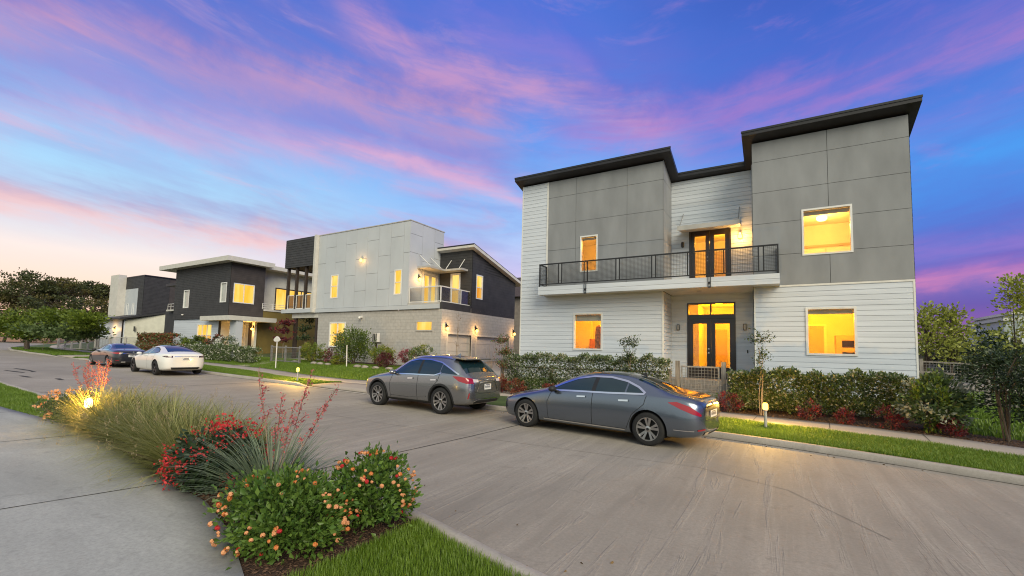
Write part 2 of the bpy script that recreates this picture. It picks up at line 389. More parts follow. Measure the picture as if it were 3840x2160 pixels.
def sheet(name, xs, f1, f2, ny, mat, dz=0.0, zf=None, skirt=.08, **kw):
    """a ground sheet between two lines y=f1(x) and y=f2(x), following the land, with edges"""
    xs = np.asarray(xs, float); a = np.broadcast_to(f1(xs), xs.shape); b = np.broadcast_to(f2(xs), xs.shape)
    t = np.linspace(0, 1, ny); X = np.repeat(xs[:, None], ny, 1); Y = a[:, None]*(1-t) + b[:, None]*t
    ZZ = (zf or Z)(X, Y) + dz
    V = np.stack([X, Y, ZZ], -1).reshape(-1, 3); nx = len(xs)
    i = np.arange(nx-1)[:, None]*ny + np.arange(ny-1)[None, :]
    Fq = np.stack([i, i+ny, i+ny+1, i+1], -1).reshape(-1, 4)
    if xs[0] > xs[-1]: Fq = Fq[:, ::-1]
    if skirt:
        edge = np.concatenate([np.arange(nx)*ny, (nx-1)*ny + np.arange(1, ny), (np.arange(nx)*ny + ny-1)[::-1][1:], np.arange(ny)[::-1][1:-1]])
        m = len(edge); base = len(V); V = np.concatenate([V, V[edge] - [0, 0, skirt]])
        j = np.arange(m); jn = (j+1) % m
        Fs = np.stack([edge[j], base+j, base+jn, edge[jn]], -1)
        Fq = np.concatenate([Fq, Fs])
    o = npmesh(name, V, Fq, mat); return tag(o, **kw) if kw else o

XS = np.unique(np.concatenate([np.arange(-140, -40, 2.0), np.arange(-40, 14.01, .5)]))
# base ground: one sheet that dips under the road
def make_ground():
    xs = np.unique(np.concatenate([[-1500, -900, -500, -300, -200], XS, [18, 25, 40, 80, 160, 320, 700, 1500]]))
    c = lambda v: np.full(len(xs), float(v))
    k = np.where(xs < -140, yk(-140.), np.where(xs > 14, yk(14.), yk(xs))); n = np.where(xs < -140, yn(-140.), np.where(xs > 14, yn(14.), yn(xs)))
    s = ysw(np.clip(xs, -140, 14)); rows = []
    for yy in (-1200, -300, -80, -30, -12): rows.append((c(yy) + n*0, None))
    rows += [(n-5, None), (n-2, None), (n-.2, None), (n-.12, -.12), (k+.12, -.12), (k+.2, None), (s, None), (s+1.4, None)]
    for d in (.2, .4, .6, .8): rows.append(((s+1.4)*(1-d) + np.maximum(18.5, s+2)*d, None))
    rows += [(np.maximum(18.5, s+2), None), (np.maximum(20, s+3), None)]
    for yy in (24, 29, 35, 42, 55, 75, 100, 140, 200, 300, 500, 900, 1500): rows.append((np.maximum(yy, s+4+yy*.02), None))
    V = []
    for yy, dz in rows:
        xc = np.clip(xs, -140, 14)
        zz = g(xc) + dz if dz is not None else Z(xc, yy) - .035
        V.append(np.stack([xs, yy, zz], -1))
    V = np.concatenate(V); nx = len(xs); nr = len(rows)
    i = np.arange(nr-1)[:, None]*nx + np.arange(nx-1)[None, :]
    Fq = np.stack([i, i+1, i+nx+1, i+nx], -1).reshape(-1, 4)
    tag(npmesh('ground', V, Fq, M_SOIL, smooth=True), kind='structure')
make_ground()
sheet('road', XS, lambda x: yn(x)-.04, lambda x: yk(x)+.04, 12, M_ROAD, 0, lambda x, y: g(x) + .0*y, 0, kind='structure')

# kerbs: a lofted profile along each edge of the road, dropped where a driveway crosses it
def kerb(name, xs, fy, side, drop=None):
    V = []; prof = [(-.02, -.1), (-.012, .0), (.0, .10), (.03, .125), (.17, .125), (.175, -.06)]
    for x in xs:
        y = float(fy(x)); gz = float(g(x)); h = 1.0
        if drop:
            for a, b in drop:
                h = min(h, max(.15, max((a-x), (x-b))/.8)) if a-.8 < x < b+.8 else h
        for o, z in prof: V.append((x, y + side*o, gz + (z*h if z > 0 else z)))
    n = len(prof); Fq = []
    for i in range(len(xs)-1):
        for j in range(n-1):
            q = (i*n+j, (i+1)*n+j, (i+1)*n+j+1, i*n+j+1); Fq.append(q if side < 0 else q[::-1])
    tag(npmesh(name, V, Fq, M_KERB), kind='structure')
XK = np.unique(np.concatenate([np.arange(-140, -40, 2.0), np.arange(-40, 14.01, .25)]))
kerb('kerb', XK, yk, 1, [(-17.2, -9.6), (-47.5, -44)])
kerb('kerb', XK, yn, -1)
sheet('sidewalk', XS, ysw, lambda x: ysw(x)+1.3, 4, M_SIDE, .012, kind='structure')
xp = np.unique(np.concatenate([np.arange(-60, -16, 2.0), np.arange(-16, 3.1, .25)]))
sheet('footpath', xp, lambda x: ip(x, [(3, -6), (-3, -2.6), (-7, .9), (-10, 1.35), (-60, .4)]) , ypath, 10, M_WALK, .022, kind='structure')
# driveway of the white panelled house and the apron that meets the road
sheet('driveway', np.array([-16.6, -15, -13, -11.6, -10.6]), lambda x: ysw(x)+1.31, lambda x: 30 + 0*x, 24, M_SIDE, .018, kind='structure')
sheet('driveway_apron', np.array([-17.1, -16.2, -14.5, -12, -10.3, -9.7]), lambda x: yk(x)+.16, lambda x: ysw(x)-.01, 5, M_SIDE, .008, kind='structure')
sheet('garden_path', np.array([-47.3, -46, -44.2]), lambda x: yk(x)+.16, lambda x: 17 + 0*x, 8, M_SIDE, .016, kind='structure')
sheet('garden_path', np.array([-29.6, -28.4]), lambda x: ysw(x)+1.31, lambda x: 20.2 + 0*x, 8, M_SIDE, .016, kind='structure')
sheet('garden_path', np.array([-2.95, -1.65]), lambda x: ysw(x)+1.31, lambda x: 18.6 + 0*x, 8, M_SIDE, .016, kind='structure')
# tooled joints in the concrete: narrow sunk strips
def joint(pts, zf, w=.012, dz=.004, mat=M_JOINT):
    V = []; P = [np.array(p, float) for p in pts]; Q = []
    for a, b in zip(P[:-1], P[1:]):
        n = max(2, int(np.linalg.norm(b-a)/.3)); Q += [a + (b-a)*t for t in np.linspace(0, 1, n, endpoint=False)]
    Q.append(P[-1]); Fq = []
    for i, p in enumerate(Q):
        d = Q[min(i+1, len(Q)-1)] - Q[max(i-1, 0)]; d /= np.linalg.norm(d); nrm = np.array([-d[1], d[0]])
        ww = w*(.7 + .6*random.random())
        for s in (-1, 1):
            q = p + nrm*ww*s; V.append((q[0], q[1], float(zf(q[0], q[1])) + dz))
        if i: Fq.append((2*i-2, 2*i, 2*i+1, 2*i-1))
    return V, Fq
M_HAIR = pm('hairline_crack', (.20, .175, .145), .9)
def joints(name, lines, zf, w, dz, mat=None):
    V = []; Fq = []
    for l in lines:
        v, f = joint(l, zf, w, dz); Fq += [tuple(i+len(V) for i in q) for q in f]; V += v
    tag(npmesh(name, V, Fq, mat or M_JOINT), kind='structure')
groad = lambda x, y: g(x)
joints('road_joint', [[(-5.96, 5.4), (-5.75, 8), (-5.58, yk(-5.6)-.02)], [(-20.2, yn(-20)+.05), (-20, yk(-20)-.05)], [(-6, 5.66), (-6.1, 4.1)]] , groad, .016, .004)
joints('road_joint', [[(1.0, 6.2), (.1, 7.6), (-1.2, 8.2), (-6, 8.0), (-14, 8.05), (-30, 8.1)]], groad, .005, .004, M_HAIR)
joints('gutter_joint', [[(x, float(yk(x))-.035) for x in np.arange(-60, 13, .6)], [(x, float(yn(x))+.035) for x in np.arange(-60, 10, .6)]], groad, .016, .005)
joints('road_patch', [[(-31.5, 6.0), (-29.5, 6.2)], [(-27.6, 5.7), (-26.4, 5.75)], [(-33, 6.6), (-31, 6.7), (-29.8, 6.6)], [(-25.4, 6.3), (-24.6, 6.25)]], groad, .07, .006)
joints('footpath_joint', [[(-6.9, .95), (-6.82, 1.42), (-6.59, 2.74)], [(-11.2, 1.3), (-11, 3.2)], [(-15.2, 1.2), (-15, 3.1)]], lambda x, y: Z(x, y)+.022, .009, .004)
joints('sidewalk_joint', [[(x, float(ysw(x))), (x+.1, float(ysw(x))+1.3)] for x in (4.3, 2.75, 1.05, -.6, -2.3, -4, -5.8, -7.6, -9.4, -18.5, -20.5, -22.5, -24.5)], lambda x, y: Z(x, y)+.012, .007, .004)
# ------------------------------------------------------------------ building helpers
def cuts(lo, hi, vals): return sorted({lo, hi, *[v for v in vals if lo < v < hi]})
def rects(u0, u1, z0, z1, holes):
    """the rectangle minus the holes, as rectangles"""
    us = cuts(u0, u1, [h[0] for h in holes] + [h[1] for h in holes]); zs = cuts(z0, z1, [h[2] for h in holes] + [h[3] for h in holes])
    out = []
    for a, b in zip(us[:-1], us[1:]):
        run = None
        for c, d in zip(zs[:-1], zs[1:]):
            m = ((a+b)/2, (c+d)/2)
            if any(h[0] < m[0] < h[1] and h[2] < m[1] < h[3] for h in holes):
                if run: out.append((a, b, *run)); run = None
            else: run = (run[0], d) if run else (c, d)
        if run: out.append((a, b, *run))
    return out
class Plane:
    """a wall plane: u runs along the wall, d outward from it"""
    def __init__(s, axis, pos, sgn): s.axis, s.pos, s.sgn = axis, pos, sgn
    def P(s, u, z, d=0.0):
        return (u, s.pos + s.sgn*d, z) if s.axis == 'y' else (s.pos + s.sgn*d, u, z)
    def box(s, mb, u0, u1, z0, z1, d0, d1):
        a = s.P(u0, z0, d0); b = s.P(u1, z1, d1); mb.box(a[0], b[0], a[1], b[1], a[2], b[2])
def siding(mb, pl, u0, u1, z0, z1, holes, pitch=.171, gap=.012, depth=.022, ztop=None, z_phase=0.0):
    """lap boards with a sunk shadow gap under each board; ztop(u) may slope the top"""
    n0 = math.floor((z0-z_phase)/pitch); z = z_phase + n0*pitch
    while z < z1 - 1e-6:
        a, b = max(z, z0), min(z + pitch, z1)
        if b - a > .004:
            for (c, d, isgap) in ((a, min(b, max(a, z+gap)), True), (max(a, z+gap), b, False)):
                if d - c < 1e-4: continue
                for r in rects(u0, u1, c, d, holes):
                    q0 = 0 if isgap else depth; q1 = 0 if isgap else depth*.8
                    ua, ub = r[0], r[1]
                    if ztop:
                        # clip the board against the sloping wall top
                        if ztop(ua) < r[2] and ztop(ub) < r[2]: continue
                        pa = [pl.P(ua, r[2], q0), pl.P(ub, r[2], q0), pl.P(ub, max(r[2], min(r[3], ztop(ub))), q1), pl.P(ua, max(r[2], min(r[3], ztop(ua))), q1)]
                        if ztop(ub) < r[2]:
                            t = (r[2]-ztop(ua))/(ztop(ub)-ztop(ua)); um = ua + (ub-ua)*t; pa[1] = pl.P(um, r[2], q0); pa[2] = pl.P(um, r[2]+.001, q1)
                        mb.quad(*pa); continue
                    if isgap: mb.quad(pl.P(ua, r[2]), pl.P(ub, r[2]), pl.P(ub, r[3]), pl.P(ua, r[3]))
                    else:
                        mb.quad(pl.P(ua, r[2], q0), pl.P(ub, r[2], q0), pl.P(ub, r[3], q1), pl.P(ua, r[3], q1))
                        mb.quad(pl.P(ua, r[2], 0), pl.P(ub, r[2], 0), pl.P(ub, r[2], q0), pl.P(ua, r[2], q0))
                        mb.quad(pl.P(ua, r[3], 0), pl.P(ub, r[3], 0), pl.P(ub, r[3], q1), pl.P(ua, r[3], q1))
        z += pitch
def slab_wall(mb, pl, u0, u1, z0, z1, holes, t=.2):
    for r in rects(u0, u1, z0, z1, holes): pl.box(mb, r[0], r[1], r[2], r[3], -t, -.001)
def frame(mb, pl, u0, u1, z0, z1, w, d0, d1):
    pl.box(mb, u0, u1, z0, z0+w, d0, d1); pl.box(mb, u0, u1, z1-w, z1, d0, d1)
    pl.box(mb, u0, u0+w, z0+w, z1-w, d0, d1); pl.box(mb, u1-w, u1, z0+w, z1-w, d0, d1)
M_BLACK = pm('black_metal', (.012, .012, .014), .45, 0, .2)
M_ROOF = pm('black_roof_edge', (.013, .012, .015), .5, 0, .3, 2)
M_WHITE_TRIM = pm('white_trim', (.66, .65, .62), .5, 0, .06, 4)
M_WSIDE = pm('white_lap_siding', (.555, .595, .655), .55, 0, .07, 1.2, bump=.05, bscale=30, stretch=(.25, .25, 6))
M_GREY = pm('grey_cement_panel', (.232, .242, .256), .75, 0, .10, 1.4, bump=.12, bscale=90, stretch=(1, 1, .35))
M_GAPD = pm('panel_gap', (.03, .03, .03), .9)
M_GLASS = glassy('window_glass')
M_WINFRAME = pm('window_vinyl', (.70, .70, .68), .4, 0, .04)
M_DOORBRN = pm('dark_door_paint', (.020, .013, .012), .35, 0, .2, 3, coat=.3)
M_CHROME = pm('brushed_metal', (.75, .73, .70), .22, 1, .05)
M_ROOM = pm('warm_room_paint', (.78, .74, .66), .8, 0, .03)
M_ROOMFLOOR = pm('room_floor', (.30, .20, .11), .5, 0, .2, 6)
M_ROOMWHITE = pm('room_white', (.84, .82, .78), .6, 0, .02)
M_ROOMTRIM = pm('room_trim', (.48, .38, .27), .6, 0, .03)
M_CANOPY = pm('canopy_paint', (.42, .40, .37), .5, 0, .08)
M_LAMPBULB = emit('lamp_bulb', (255, 186, 78), 8)
M_CEILLAMP = emit('ceiling_lamp_glow', (255, 220, 150), 5)
M_BLIND = pm('roller_blind', (.36, .33, .25), .8, 0, .1)
M_GALV = pm('galvanised_steel', (.30, .29, .28), .5, .6, .2, 8)
M_WOODGREY = pm('weathered_wood', (.20, .18, .16), .85, 0, .3, 4, bump=.5, bscale=30, stretch=(6, 6, .6))

def room(h, x0, x1, y0, y1, z0, z1, power, col=(1, .50, .045), lamp_at=None, name='room'):
    """a lit room behind the glass: shell with its open side to the window"""
    mb = MB()
    mb.quad((x0, y1, z0), (x1, y1, z0), (x1, y1, z1), (x0, y1, z1))
    mb.quad((x0, y0, z0), (x0, y1, z0), (x0, y1, z1), (x0, y0, z1)); mb.quad((x1, y1, z0), (x1, y0, z0), (x1, y0, z1), (x1, y1, z1))
    mb.quad((x0, y0, z1), (x0, y1, z1), (x1, y1, z1), (x1, y0, z1)); mb.quad((x0, y0, z0), (x1, y0, z0), (x1, y1, z0), (x0, y1, z0))
    r = mb.build(name, M_ROOM, h)
    la = lamp_at or ((x0+x1)/2, (y0+y1)/2, z1-.35)
    lamp(la, power, col, .12, h)
    return r
def window(h, pl, u0, u1, z0, z1, mat, fw=.07, proud=.035, mull=None, sash=None, glass=None, label=None):
    mb = MB(); frame(mb, pl, u0, u1, z0, z1, fw, -.10, proud)
    w = mb.build('window', mat, h)
    if label: w['label'] = label
    pn = MB(); pl.box(pn, u0+fw-.005, u1-fw+.005, z0+fw-.005, z1-fw+.005, -.075, -.065); pn.build('pane', glass or M_GLASS, w)
    if mull or sash:
        m2 = MB()
        for u in (mull or []): pl.box(m2, u-.025, u+.025, z0+fw, z1-fw, -.06, proud*.5)
        for z in (sash or []): pl.box(m2, u0+fw, u1-fw, z-.022, z+.022, -.062, proud*.4)
        m2.build('glazing_bar', mat, w)
    return w

# ------------------------------------------------------------------ the grey and white house on the right
def house_one():
    h = thing('house', (-3.3, 18, .75), 'two storey house of grey panels over white siding with a long black balcony', 'house')
    Y0, Y1 = 18.0, 19.5; XL, XA, XB, XR = -10.28, -3.82, -.68, 3.69; YB = 30.0; ZB = .45; ZG = 4.36
    roofz = lambda y: 9.68 - .29*(y-18)           # underside of the sloping roof
    W = dict(ru=(.80, 2.20, 5.34, 6.95), rl=(.85, 2.23, 1.95, 3.56), lu=(-7.33, -6.53, 5.33, 6.92), ll=(-7.60, -6.28, 1.96, 3.55))
    DL = (-3.17, -1.38, .97, 3.99); DU = (-3.08, -1.51, 4.72, 7.03)
    F = Plane('y', Y0, -1); Rr = Plane('y', Y1, -1)
    # backing walls with openings
    mb = MB()
    slab_wall(mb, F, XL, XA, ZB, 9.60, [W['lu'], W['ll']]); slab_wall(mb, F, XB, XR, ZB, 9.60, [W['ru'], W['rl']])
    slab_wall(mb, Rr, XA-.2, XB+.2, ZB, 9.20, [DL, DU])
    # rear and side walls, under the slope
    for x in (XL, XR-.2): mb.prism([(x, Y0+.2, ZB), (x, YB, ZB), (x, YB, roofz(YB)-.02), (x, Y0+.2, roofz(Y0+.2)-.02)], (.2, 0, 0))
    mb.box(XL+.2, XR-.2, YB-.2, YB, ZB, roofz(YB)-.02)
    for x in (XA-.2, XB): mb.prism([(x, Y0+.2, ZB), (x, Y1-.001, ZB), (x, Y1-.001, roofz(Y1)-.02), (x, Y0+.2, roofz(Y0+.2)-.02)], (.2, 0, 0))
    mb.build('wall', M_GAPD, h)
    # white lap siding
    sd_ = MB()
    siding(sd_, F, XL+.05, XA-.05, .62, 4.36, [W['ll']]); siding(sd_, F, XB+.05, XR-.05, .62, ZG-.03, [W['rl']])
    siding(sd_, F, XL+.05, -8.98, 4.36, 9.62, [])
    siding(sd_, Rr, XA+.03, XB-.03, .8, 9.21, [DL, DU])
    RL = Plane('x', XA, 1); siding(sd_, RL, Y0+.03, Y1-.03, .7, 4.32, [])
    RR_ = Plane('x', XR, 1); siding(sd_, RR_, Y0+.05, YB, .62, 9.7, [], ztop=lambda u: roofz(u)-.02)
    LL_ = Plane('x', XL, -1); siding(sd_, LL_, Y0+.05, YB, .62, 9.7, [], ztop=lambda u: roofz(u)-.02)
    RB_ = Plane('x', XB, -1); siding(sd_, RB_, Y0+.03, Y1-.03, .7, 4.32, [])
    sd_.build('lap_siding', M_WSIDE, h)
    tr = MB()
    F.box(tr, XL, XL+.05, ZB+.1, 9.62, 0, .03); F.box(tr, XA-.05, XA, ZB+.1, 4.36, 0, .03); F.box(tr, XB, XB+.05, ZB+.1, 4.30, 0, .03); F.box(tr, XR-.05, XR, ZB+.1, 4.30, 0, .03)
    F.box(tr, -8.98, -8.90, 4.36, 9.62, 0, .035); F.box(tr, XB, XR, 4.30, ZG, 0, .03)
    RL.box(tr, Y1-.03, Y1, .7, 4.32, 0, .026); RL.box(tr, Y0, Y0+.03, .7, 4.32, 0, .026)
    each(tr, 'corner_trim', M_WHITE_TRIM, h)
    # grey cement panels with open joints
    gp = MB(); G = .006
    def grid(pl, us, zs, holes, zt=None):
        for a, b in zip(us[:-1], us[1:]):
            for c, d in zip(zs[:-1], zs[1:]):
                for r in rects(a+G, b-G, c+G, d-G, holes): pl.box(gp, r[0], r[1], r[2], r[3], 0, .025)
    grid(F, [-8.90, -7.55, -5.27, XA], [4.36, 5.02, 6.42, 7.62, 8.86, 9.62], [W['lu']])
    grid(RL, [Y0, Y1], [4.70, 6.42, 7.62, 8.86], []); 
    gp.prism([(XA, Y0+G, 8.87), (XA, Y1, 8.87), (XA, Y1, roofz(Y1)-.02), (XA, Y0+G, roofz(Y0)-.02)], (.025, 0, 0))
    gp.build('cement_panel', M_GREY, h); gp = MB()
    grid(F, [XB, 1.57, XR], [ZG, 5.44, 6.60, 7.75, 8.90, 9.62], [W['ru']])
    grid(Plane('x', XB, -1), [Y0, Y1], [4.70, 6.42, 7.62, 8.86], [])
    gp.build('cement_panel', M_GREY, h)
    # roof: a sloped slab following the recess
    rf = MB(); T = .17; OV = .42
    def slab(x0, x1, y0, y1):
        a = roofz(y0); b = roofz(y1)
        rf.prism([(x0, y0, a), (x0, y1, b), (x0, y1, b+T), (x0, y0, a+T-.02)], (x1-x0, 0, 0))
    slab(XL-.22, XA+.36, Y0-OV, Y1-.28); slab(XB-.30, XR+.26, Y0-OV, Y1-.28); slab(XL-.22, XR+.26, Y1-.28, YB+.4)
    ro = rf.build('roof', M_ROOF, h)
    dp = MB()   # drip edge along the fascia
    for x0, x1, y in ((XL-.235, XA+.375, Y0-OV), (XB-.315, XR+.275, Y0-OV), (XA+.36, XB-.30, Y1-.28)):
        dp.box(x0, x1, y-.018, y+.03, roofz(y)+T-.06, roofz(y)+T+.012)
    dp.build('drip_edge', M_BLACK, ro)
    # windows and rooms
    window(h, F, *W['ru'], M_WINFRAME, .06, .045); window(h, F, *W['lu'], M_WINFRAME, .055, .045)
    window(h, F, *W['rl'], M_WHITE_TRIM, .07, .05); window(h, F, *W['ll'], M_WHITE_TRIM, .07, .05)
    r1 = room(h, -.45, 3.4, 18.21, 21.6, 4.75, 7.25, 150, (1, .42, .06), (1.6, 20.0, 6.7))
    r2 = room(h, -.45, 3.4, 18.21, 21.9, .98, 4.0, 300, (1, .35, .002), (1.4, 19.9, 3.4))
    r3 = room(h, -8.7, -4.9, 18.21, 21.6, 4.75, 7.4, 90, (1, .40, .03), (-6.9, 19.6, 6.9))
    r4 = room(h, -8.9, -4.9, 18.21, 21.3, .98, 4.0, 210, (1, .34, .002), (-6.6, 19.5, 3.5))
    r5 = room(h, -3.6, -.9, 19.71, 23.6, .98, 4.15, 220, (1, .35, .002), (-2.2, 21.6, 3.7))
    r6 = room(h, -3.6, -.9, 19.71, 23.2, 4.72, 7.35, 100, (1, .41, .03), (-2.2, 21.4, 6.9))
    for r, c, rr in ((r1, (1.55, 20.3, 7.12), .17), (r2, (1.5, 19.7, 3.93), .15)):
        m = MB(); m.lathe((c[0], c[1], c[2]), [(rr, .1), (rr, .02), (rr*.7, -.03), (.02, -.045)], 18); m.build('ceiling_light', M_CEILLAMP, h)
    # closet doors upstairs, a panelled door, counter and oven cabinet downstairs
    m = MB(); m.box(.75, 1.72, 21.52, 21.58, 4.76, 6.25); m.box(1.76, 2.73, 21.52, 21.58, 4.76, 6.25); m2 = MB(); frame(m2, Plane('y', 21.6, -1), .6, 2.9, 4.75, 6.42, .09, 0, .04); m2.build('closet_casing', M_ROOMTRIM, h)
    each(m, 'closet_door', M_ROOMWHITE, h)
    m = MB(); m.box(.62, 1.62, 21.82, 21.88, .99, 3.1); m.build('inner_door', M_ROOMTRIM, h)
    m = MB(); frame(m, Plane('y', 21.9, -1), .50, 1.74, .98, 3.24, .1, 0, .06); m.build('door_casing', M_ROOMWHITE, h)
    m = MB(); m.box(1.98, 3.3, 21.2, 21.88, .99, 2.75); ov = m.build('oven_cabinet', M_ROOMTRIM, h)
    m = MB(); m.box(2.15, 2.62, 21.17, 21.197, 2.30, 2.55); m.box(2.15, 2.60, 21.17, 21.197, 1.5, 2.1); each(m, 'oven_front', M_DOORBRN, ov)
    m = MB(); m.box(-3.58, -3.0, 21.4, 23.55, .99, 4.1); m.build('inner_wall', M_ROOM, h)
    m = MB(); m.box(-2.75, -2.05, 23.5, 23.58, .99, 3.1); m.build('inner_door', M_ROOMTRIM, h)
    m = MB(); m.box(-1.75, -1.15, 22.6, 23.0, .99, 1.75); m.build('hall_cupboard', M_ROOMTRIM, h)
    m = MB(); m.box(-8.85, -7.9, 20.9, 21.25, .99, 3.95); m.build('inner_wall', M_ROOM, h)
    m = MB(); m.box(-2.5, -1.6, 23.1, 23.18, 4.74, 6.8); m.build('inner_door', M_ROOMTRIM, h)
    m = MB(); m.box(-7.2, -6.3, 21.5, 21.58, 4.77, 6.8); m.build('inner_door', M_ROOMTRIM, h)
    # blinds pulled up at the heads of the lower windows
    m = MB(); F.box(m, W['rl'][0]+.07, W['rl'][1]-.07, W['rl'][3]-.22, W['rl'][3]-.07, -.16, -.12); m.build('roller_blind', M_BLIND, h)
    m = MB(); F.box(m, W['ll'][0]+.07, W['ll'][1]-.07, W['ll'][3]-.34, W['ll'][3]-.07, -.16, -.12); m.build('roller_blind', M_BLIND, h)
    m = MB(); F.box(m, W['ru'][0]+.06, W['ru'][1]-.06, W['ru'][3]-.20, W['ru'][3]-.06, -.16, -.12); m.build('roller_blind', M_BLIND, h)
    m = MB(); F.box(m, W['lu'][0]+.06, W['lu'][1]-.06, W['lu'][3]-.16, W['lu'][3]-.06, -.16, -.12); m.build('roller_blind', M_BLIND, h)
    # french doors
    def doors(D, transom, name_label):
        x0, x1, z0, z1 = D; mb = MB(); frame(mb, Rr, x0, x1, z0-.02, z1, .06, -.12, .05)
        zt = z1
        if transom: Rr.box(mb, x0+.06, x1-.06, transom-.02, transom+.15, -.12, .045); Rr.box(mb, (x0+x1)/2-.03, (x0+x1)/2+.03, transom+.15, z1-.06, -.1, .04); zt = transom - .02
        else: zt = z1 - .06
        fr = mb.build('door_frame', M_DOORBRN, h)
        if transom:
            g_ = MB(); Rr.box(g_, x0+.06, x1-.06, transom+.15, z1-.06, -.07, -.06); g_.build('transom_pane', M_GLASS, fr)
        xm = (x0+x1)/2
        for a, b, hx in ((x0+.06, xm-.003, xm-.06), (xm+.003, x1-.06, xm+.06)):
            d = MB(); st = .155; bz_ = z0 + (.42 if transom else .16)
            Rr.box(d, a, a+st, z0, zt, -.08, .0); Rr.box(d, b-st, b, z0, zt, -.08, .0); Rr.box(d, a+st, b-st, z0, bz_, -.08, .0); Rr.box(d, a+st, b-st, zt-.2, zt, -.08, .0)
            do = d.build('door', M_DOORBRN, h)
            g_ = MB(); Rr.box(g_, a+st-.004, b-st+.004, bz_-.004, zt-.196, -.05, -.04); g_.build('pane', M_GLASS, do)
            if a < xm - .1:
                for zz in (.98, 1.14):
                    k = MB(); k.lathe((xm-.085, Y1, z0+zz), [(.033, -.001), (.033, -.02), (.014, -.025), (.02, -.05), (.0301, -.06), (.024, -.075), (.004, -.08)], 12, 'y')
                    k.build('door_knob', M_CHROME, do)
    doors(DL, 3.36, ''); doors(DU, None, '')
    # porch slab and steps
    m = MB(); m.box(XA+.02, XB-.02, 17.9, Y1-.03, .55, .94); m.box(-3.1, -1.5, 17.55, 17.899, .45, .80); m.box(-3.1, -1.5, 17.2, 17.549, .4, .66); m.build('porch_step', M_WOODGREY, h)
    # balcony: deck, fascia, railing
    bx0, bx1, by0 = -8.97, .12, 17.22
    m = MB(); m.box(bx0+.02, bx1-.02, by0+.02, Y0-.036, 4.335, 4.66); m.box(XA+.03, XB-.03, Y0-.036, Y1-.03, 4.335, 4.66); dk = m.build('balcony', M_WHITE_TRIM, h)
    m = MB(); m.box(bx0, bx1, by0, by0+.019, 4.32, 4.49); m.box(bx0, bx1, by0, by0+.019, 4.502, 4.67); m.box(bx0, bx0+.019, by0+.02, Y0-.03, 4.32, 4.67); m.box(bx1-.019, bx1, by0+.02, Y0-.03, 4.32, 4.67)
    m.build('fascia_board', M_WSIDE, dk)
    rl = MB(); zt, zb = 5.68, 4.80; yr = by0+.06
    rl.box(bx0+.02, bx1-.02, yr-.03, yr+.03, zt-.05, zt); rl.box(bx0+.02, bx1-.02, yr-.02, yr+.02, zb-.04, zb)
    for x in (bx0+.045, bx1-.045): rl.box(x-.025, x+.025, yr-.025, yr+.025, 4.66, zt-.05); rl.box(x-.02, x+.02, yr+.03, Y0-.04, zt-.05, zt); rl.box(x-.02, x+.02, yr+.03, Y0-.04, zb-.04, zb); rl.box(x-.02, x+.02, Y0-.09, Y0-.04, zb, zt-.05)
    posts = [-7.95, -6.78, -5.43, -4.02, -2.72, -1.50, -.42]; prs = []
    for i, x in enumerate(posts):
        for s in (-.075, .075): rl.box(x+s-.02, x+s+.02, yr-.02, yr+.02, zb, zt-.05)
        prs.append(x)
    rail = rl.build('railing', M_BLACK, dk)
    for x in (-6.78, -2.05):
        br = MB(); br.box(x-.05, x-.03, by0-.03, by0-.003, 4.28, 5.66); br.box(x+.03, x+.05, by0-.03, by0-.003, 4.28, 5.66); br.box(x-.05, x+.05, by0-.034, by0-.03, 4.42, 4.50); br.box(x-.05, x+.05, by0-.034, by0-.03, 4.28, 4.33)
        br.build('rail_bracket', M_BLACK, dk)
    me = MB(); edges = [bx0+.05] + [v for p in posts for v in (p-.095, p+.095)] + [bx1-.05]
    for a, b in zip(edges[::2], edges[1::2]):
        n = max(2, int((b-a)/.052))
        for i in range(n+1):
            x = a + (b-a)*i/n; me.box(x-.0032, x+.0032, yr-.0032, yr+.0032, zb, zt-.05)
        for i in range(1, 17):
            z = zb + (zt-.05-zb)*i/17; me.box(a, b, yr+.0033, yr+.0085, z-.0032, z+.0032)
    for xs in (bx0+.045, bx1-.045):
        for i in range(13):
            y = yr+.05 + (Y0-.1-yr)*i/12.6; me.box(xs-.003, xs+.003, y-.003, y+.003, zb, zt-.05)
        for i in range(1, 17):
            z = zb + (zt-.05-zb)*i/17; me.box(xs+.0032, xs+.008, yr+.03, Y0-.09, z-.003, z+.003)
    me.build('wire_mesh', M_BLACK, dk)
    m = MB(); m.lathe((-2.55, 18.35, 4.334), [(.09, 0), (.09, -.012), (.06, -.016), (.01, -.016)], 16); m.build('soffit_light', M_CANOPY, h)
    # canopy over the upper doors
    m = MB(); m.prism([(-3.36, 18.5, 6.84), (-3.36, Y1-.03, 6.98), (-3.36, Y1-.03, 7.04), (-3.36, 18.5, 7.0)], (2.23, 0, 0)); m.box(-3.37, -1.12, 18.47, 18.499, 6.83, 7.01)
    cn = m.build('canopy', M_CANOPY, h)
    m = MB()
    for x in (-3.3, -1.19): m.tube((x, 18.56, 7.0), (x, Y1-.03, 7.78), .014, n=6)
    each(m, 'canopy_rod', M_GALV, cn)
    m = MB()
    for i in range(6): m.box(-3.2+i*.37, -2.98+i*.37, 18.52, 18.60, 7.012, 7.03)
    each(m, 'canopy_clip', M_GALV, cn)
    # wall lamps: two dark sconces by the door, one unlit and one lit on the balcony
    for x, z, w_, hh in ((-3.52, 2.99, .10, .24), (-1.06, 2.99, .11, .25)):
        m = MB(); Rr.box(m, x-w_/2, x+w_/2, z-hh/2, z+hh/2, .028, .10); s_ = m.build('wall_sconce', M_BLACK, h)
        m = MB(); Rr.box(m, x-w_/2+.02, x+w_/2-.02, z-hh/2+.025, z+hh/2-.025, .101, .108); m.build('sconce_glass', M_CANOPY, s_)
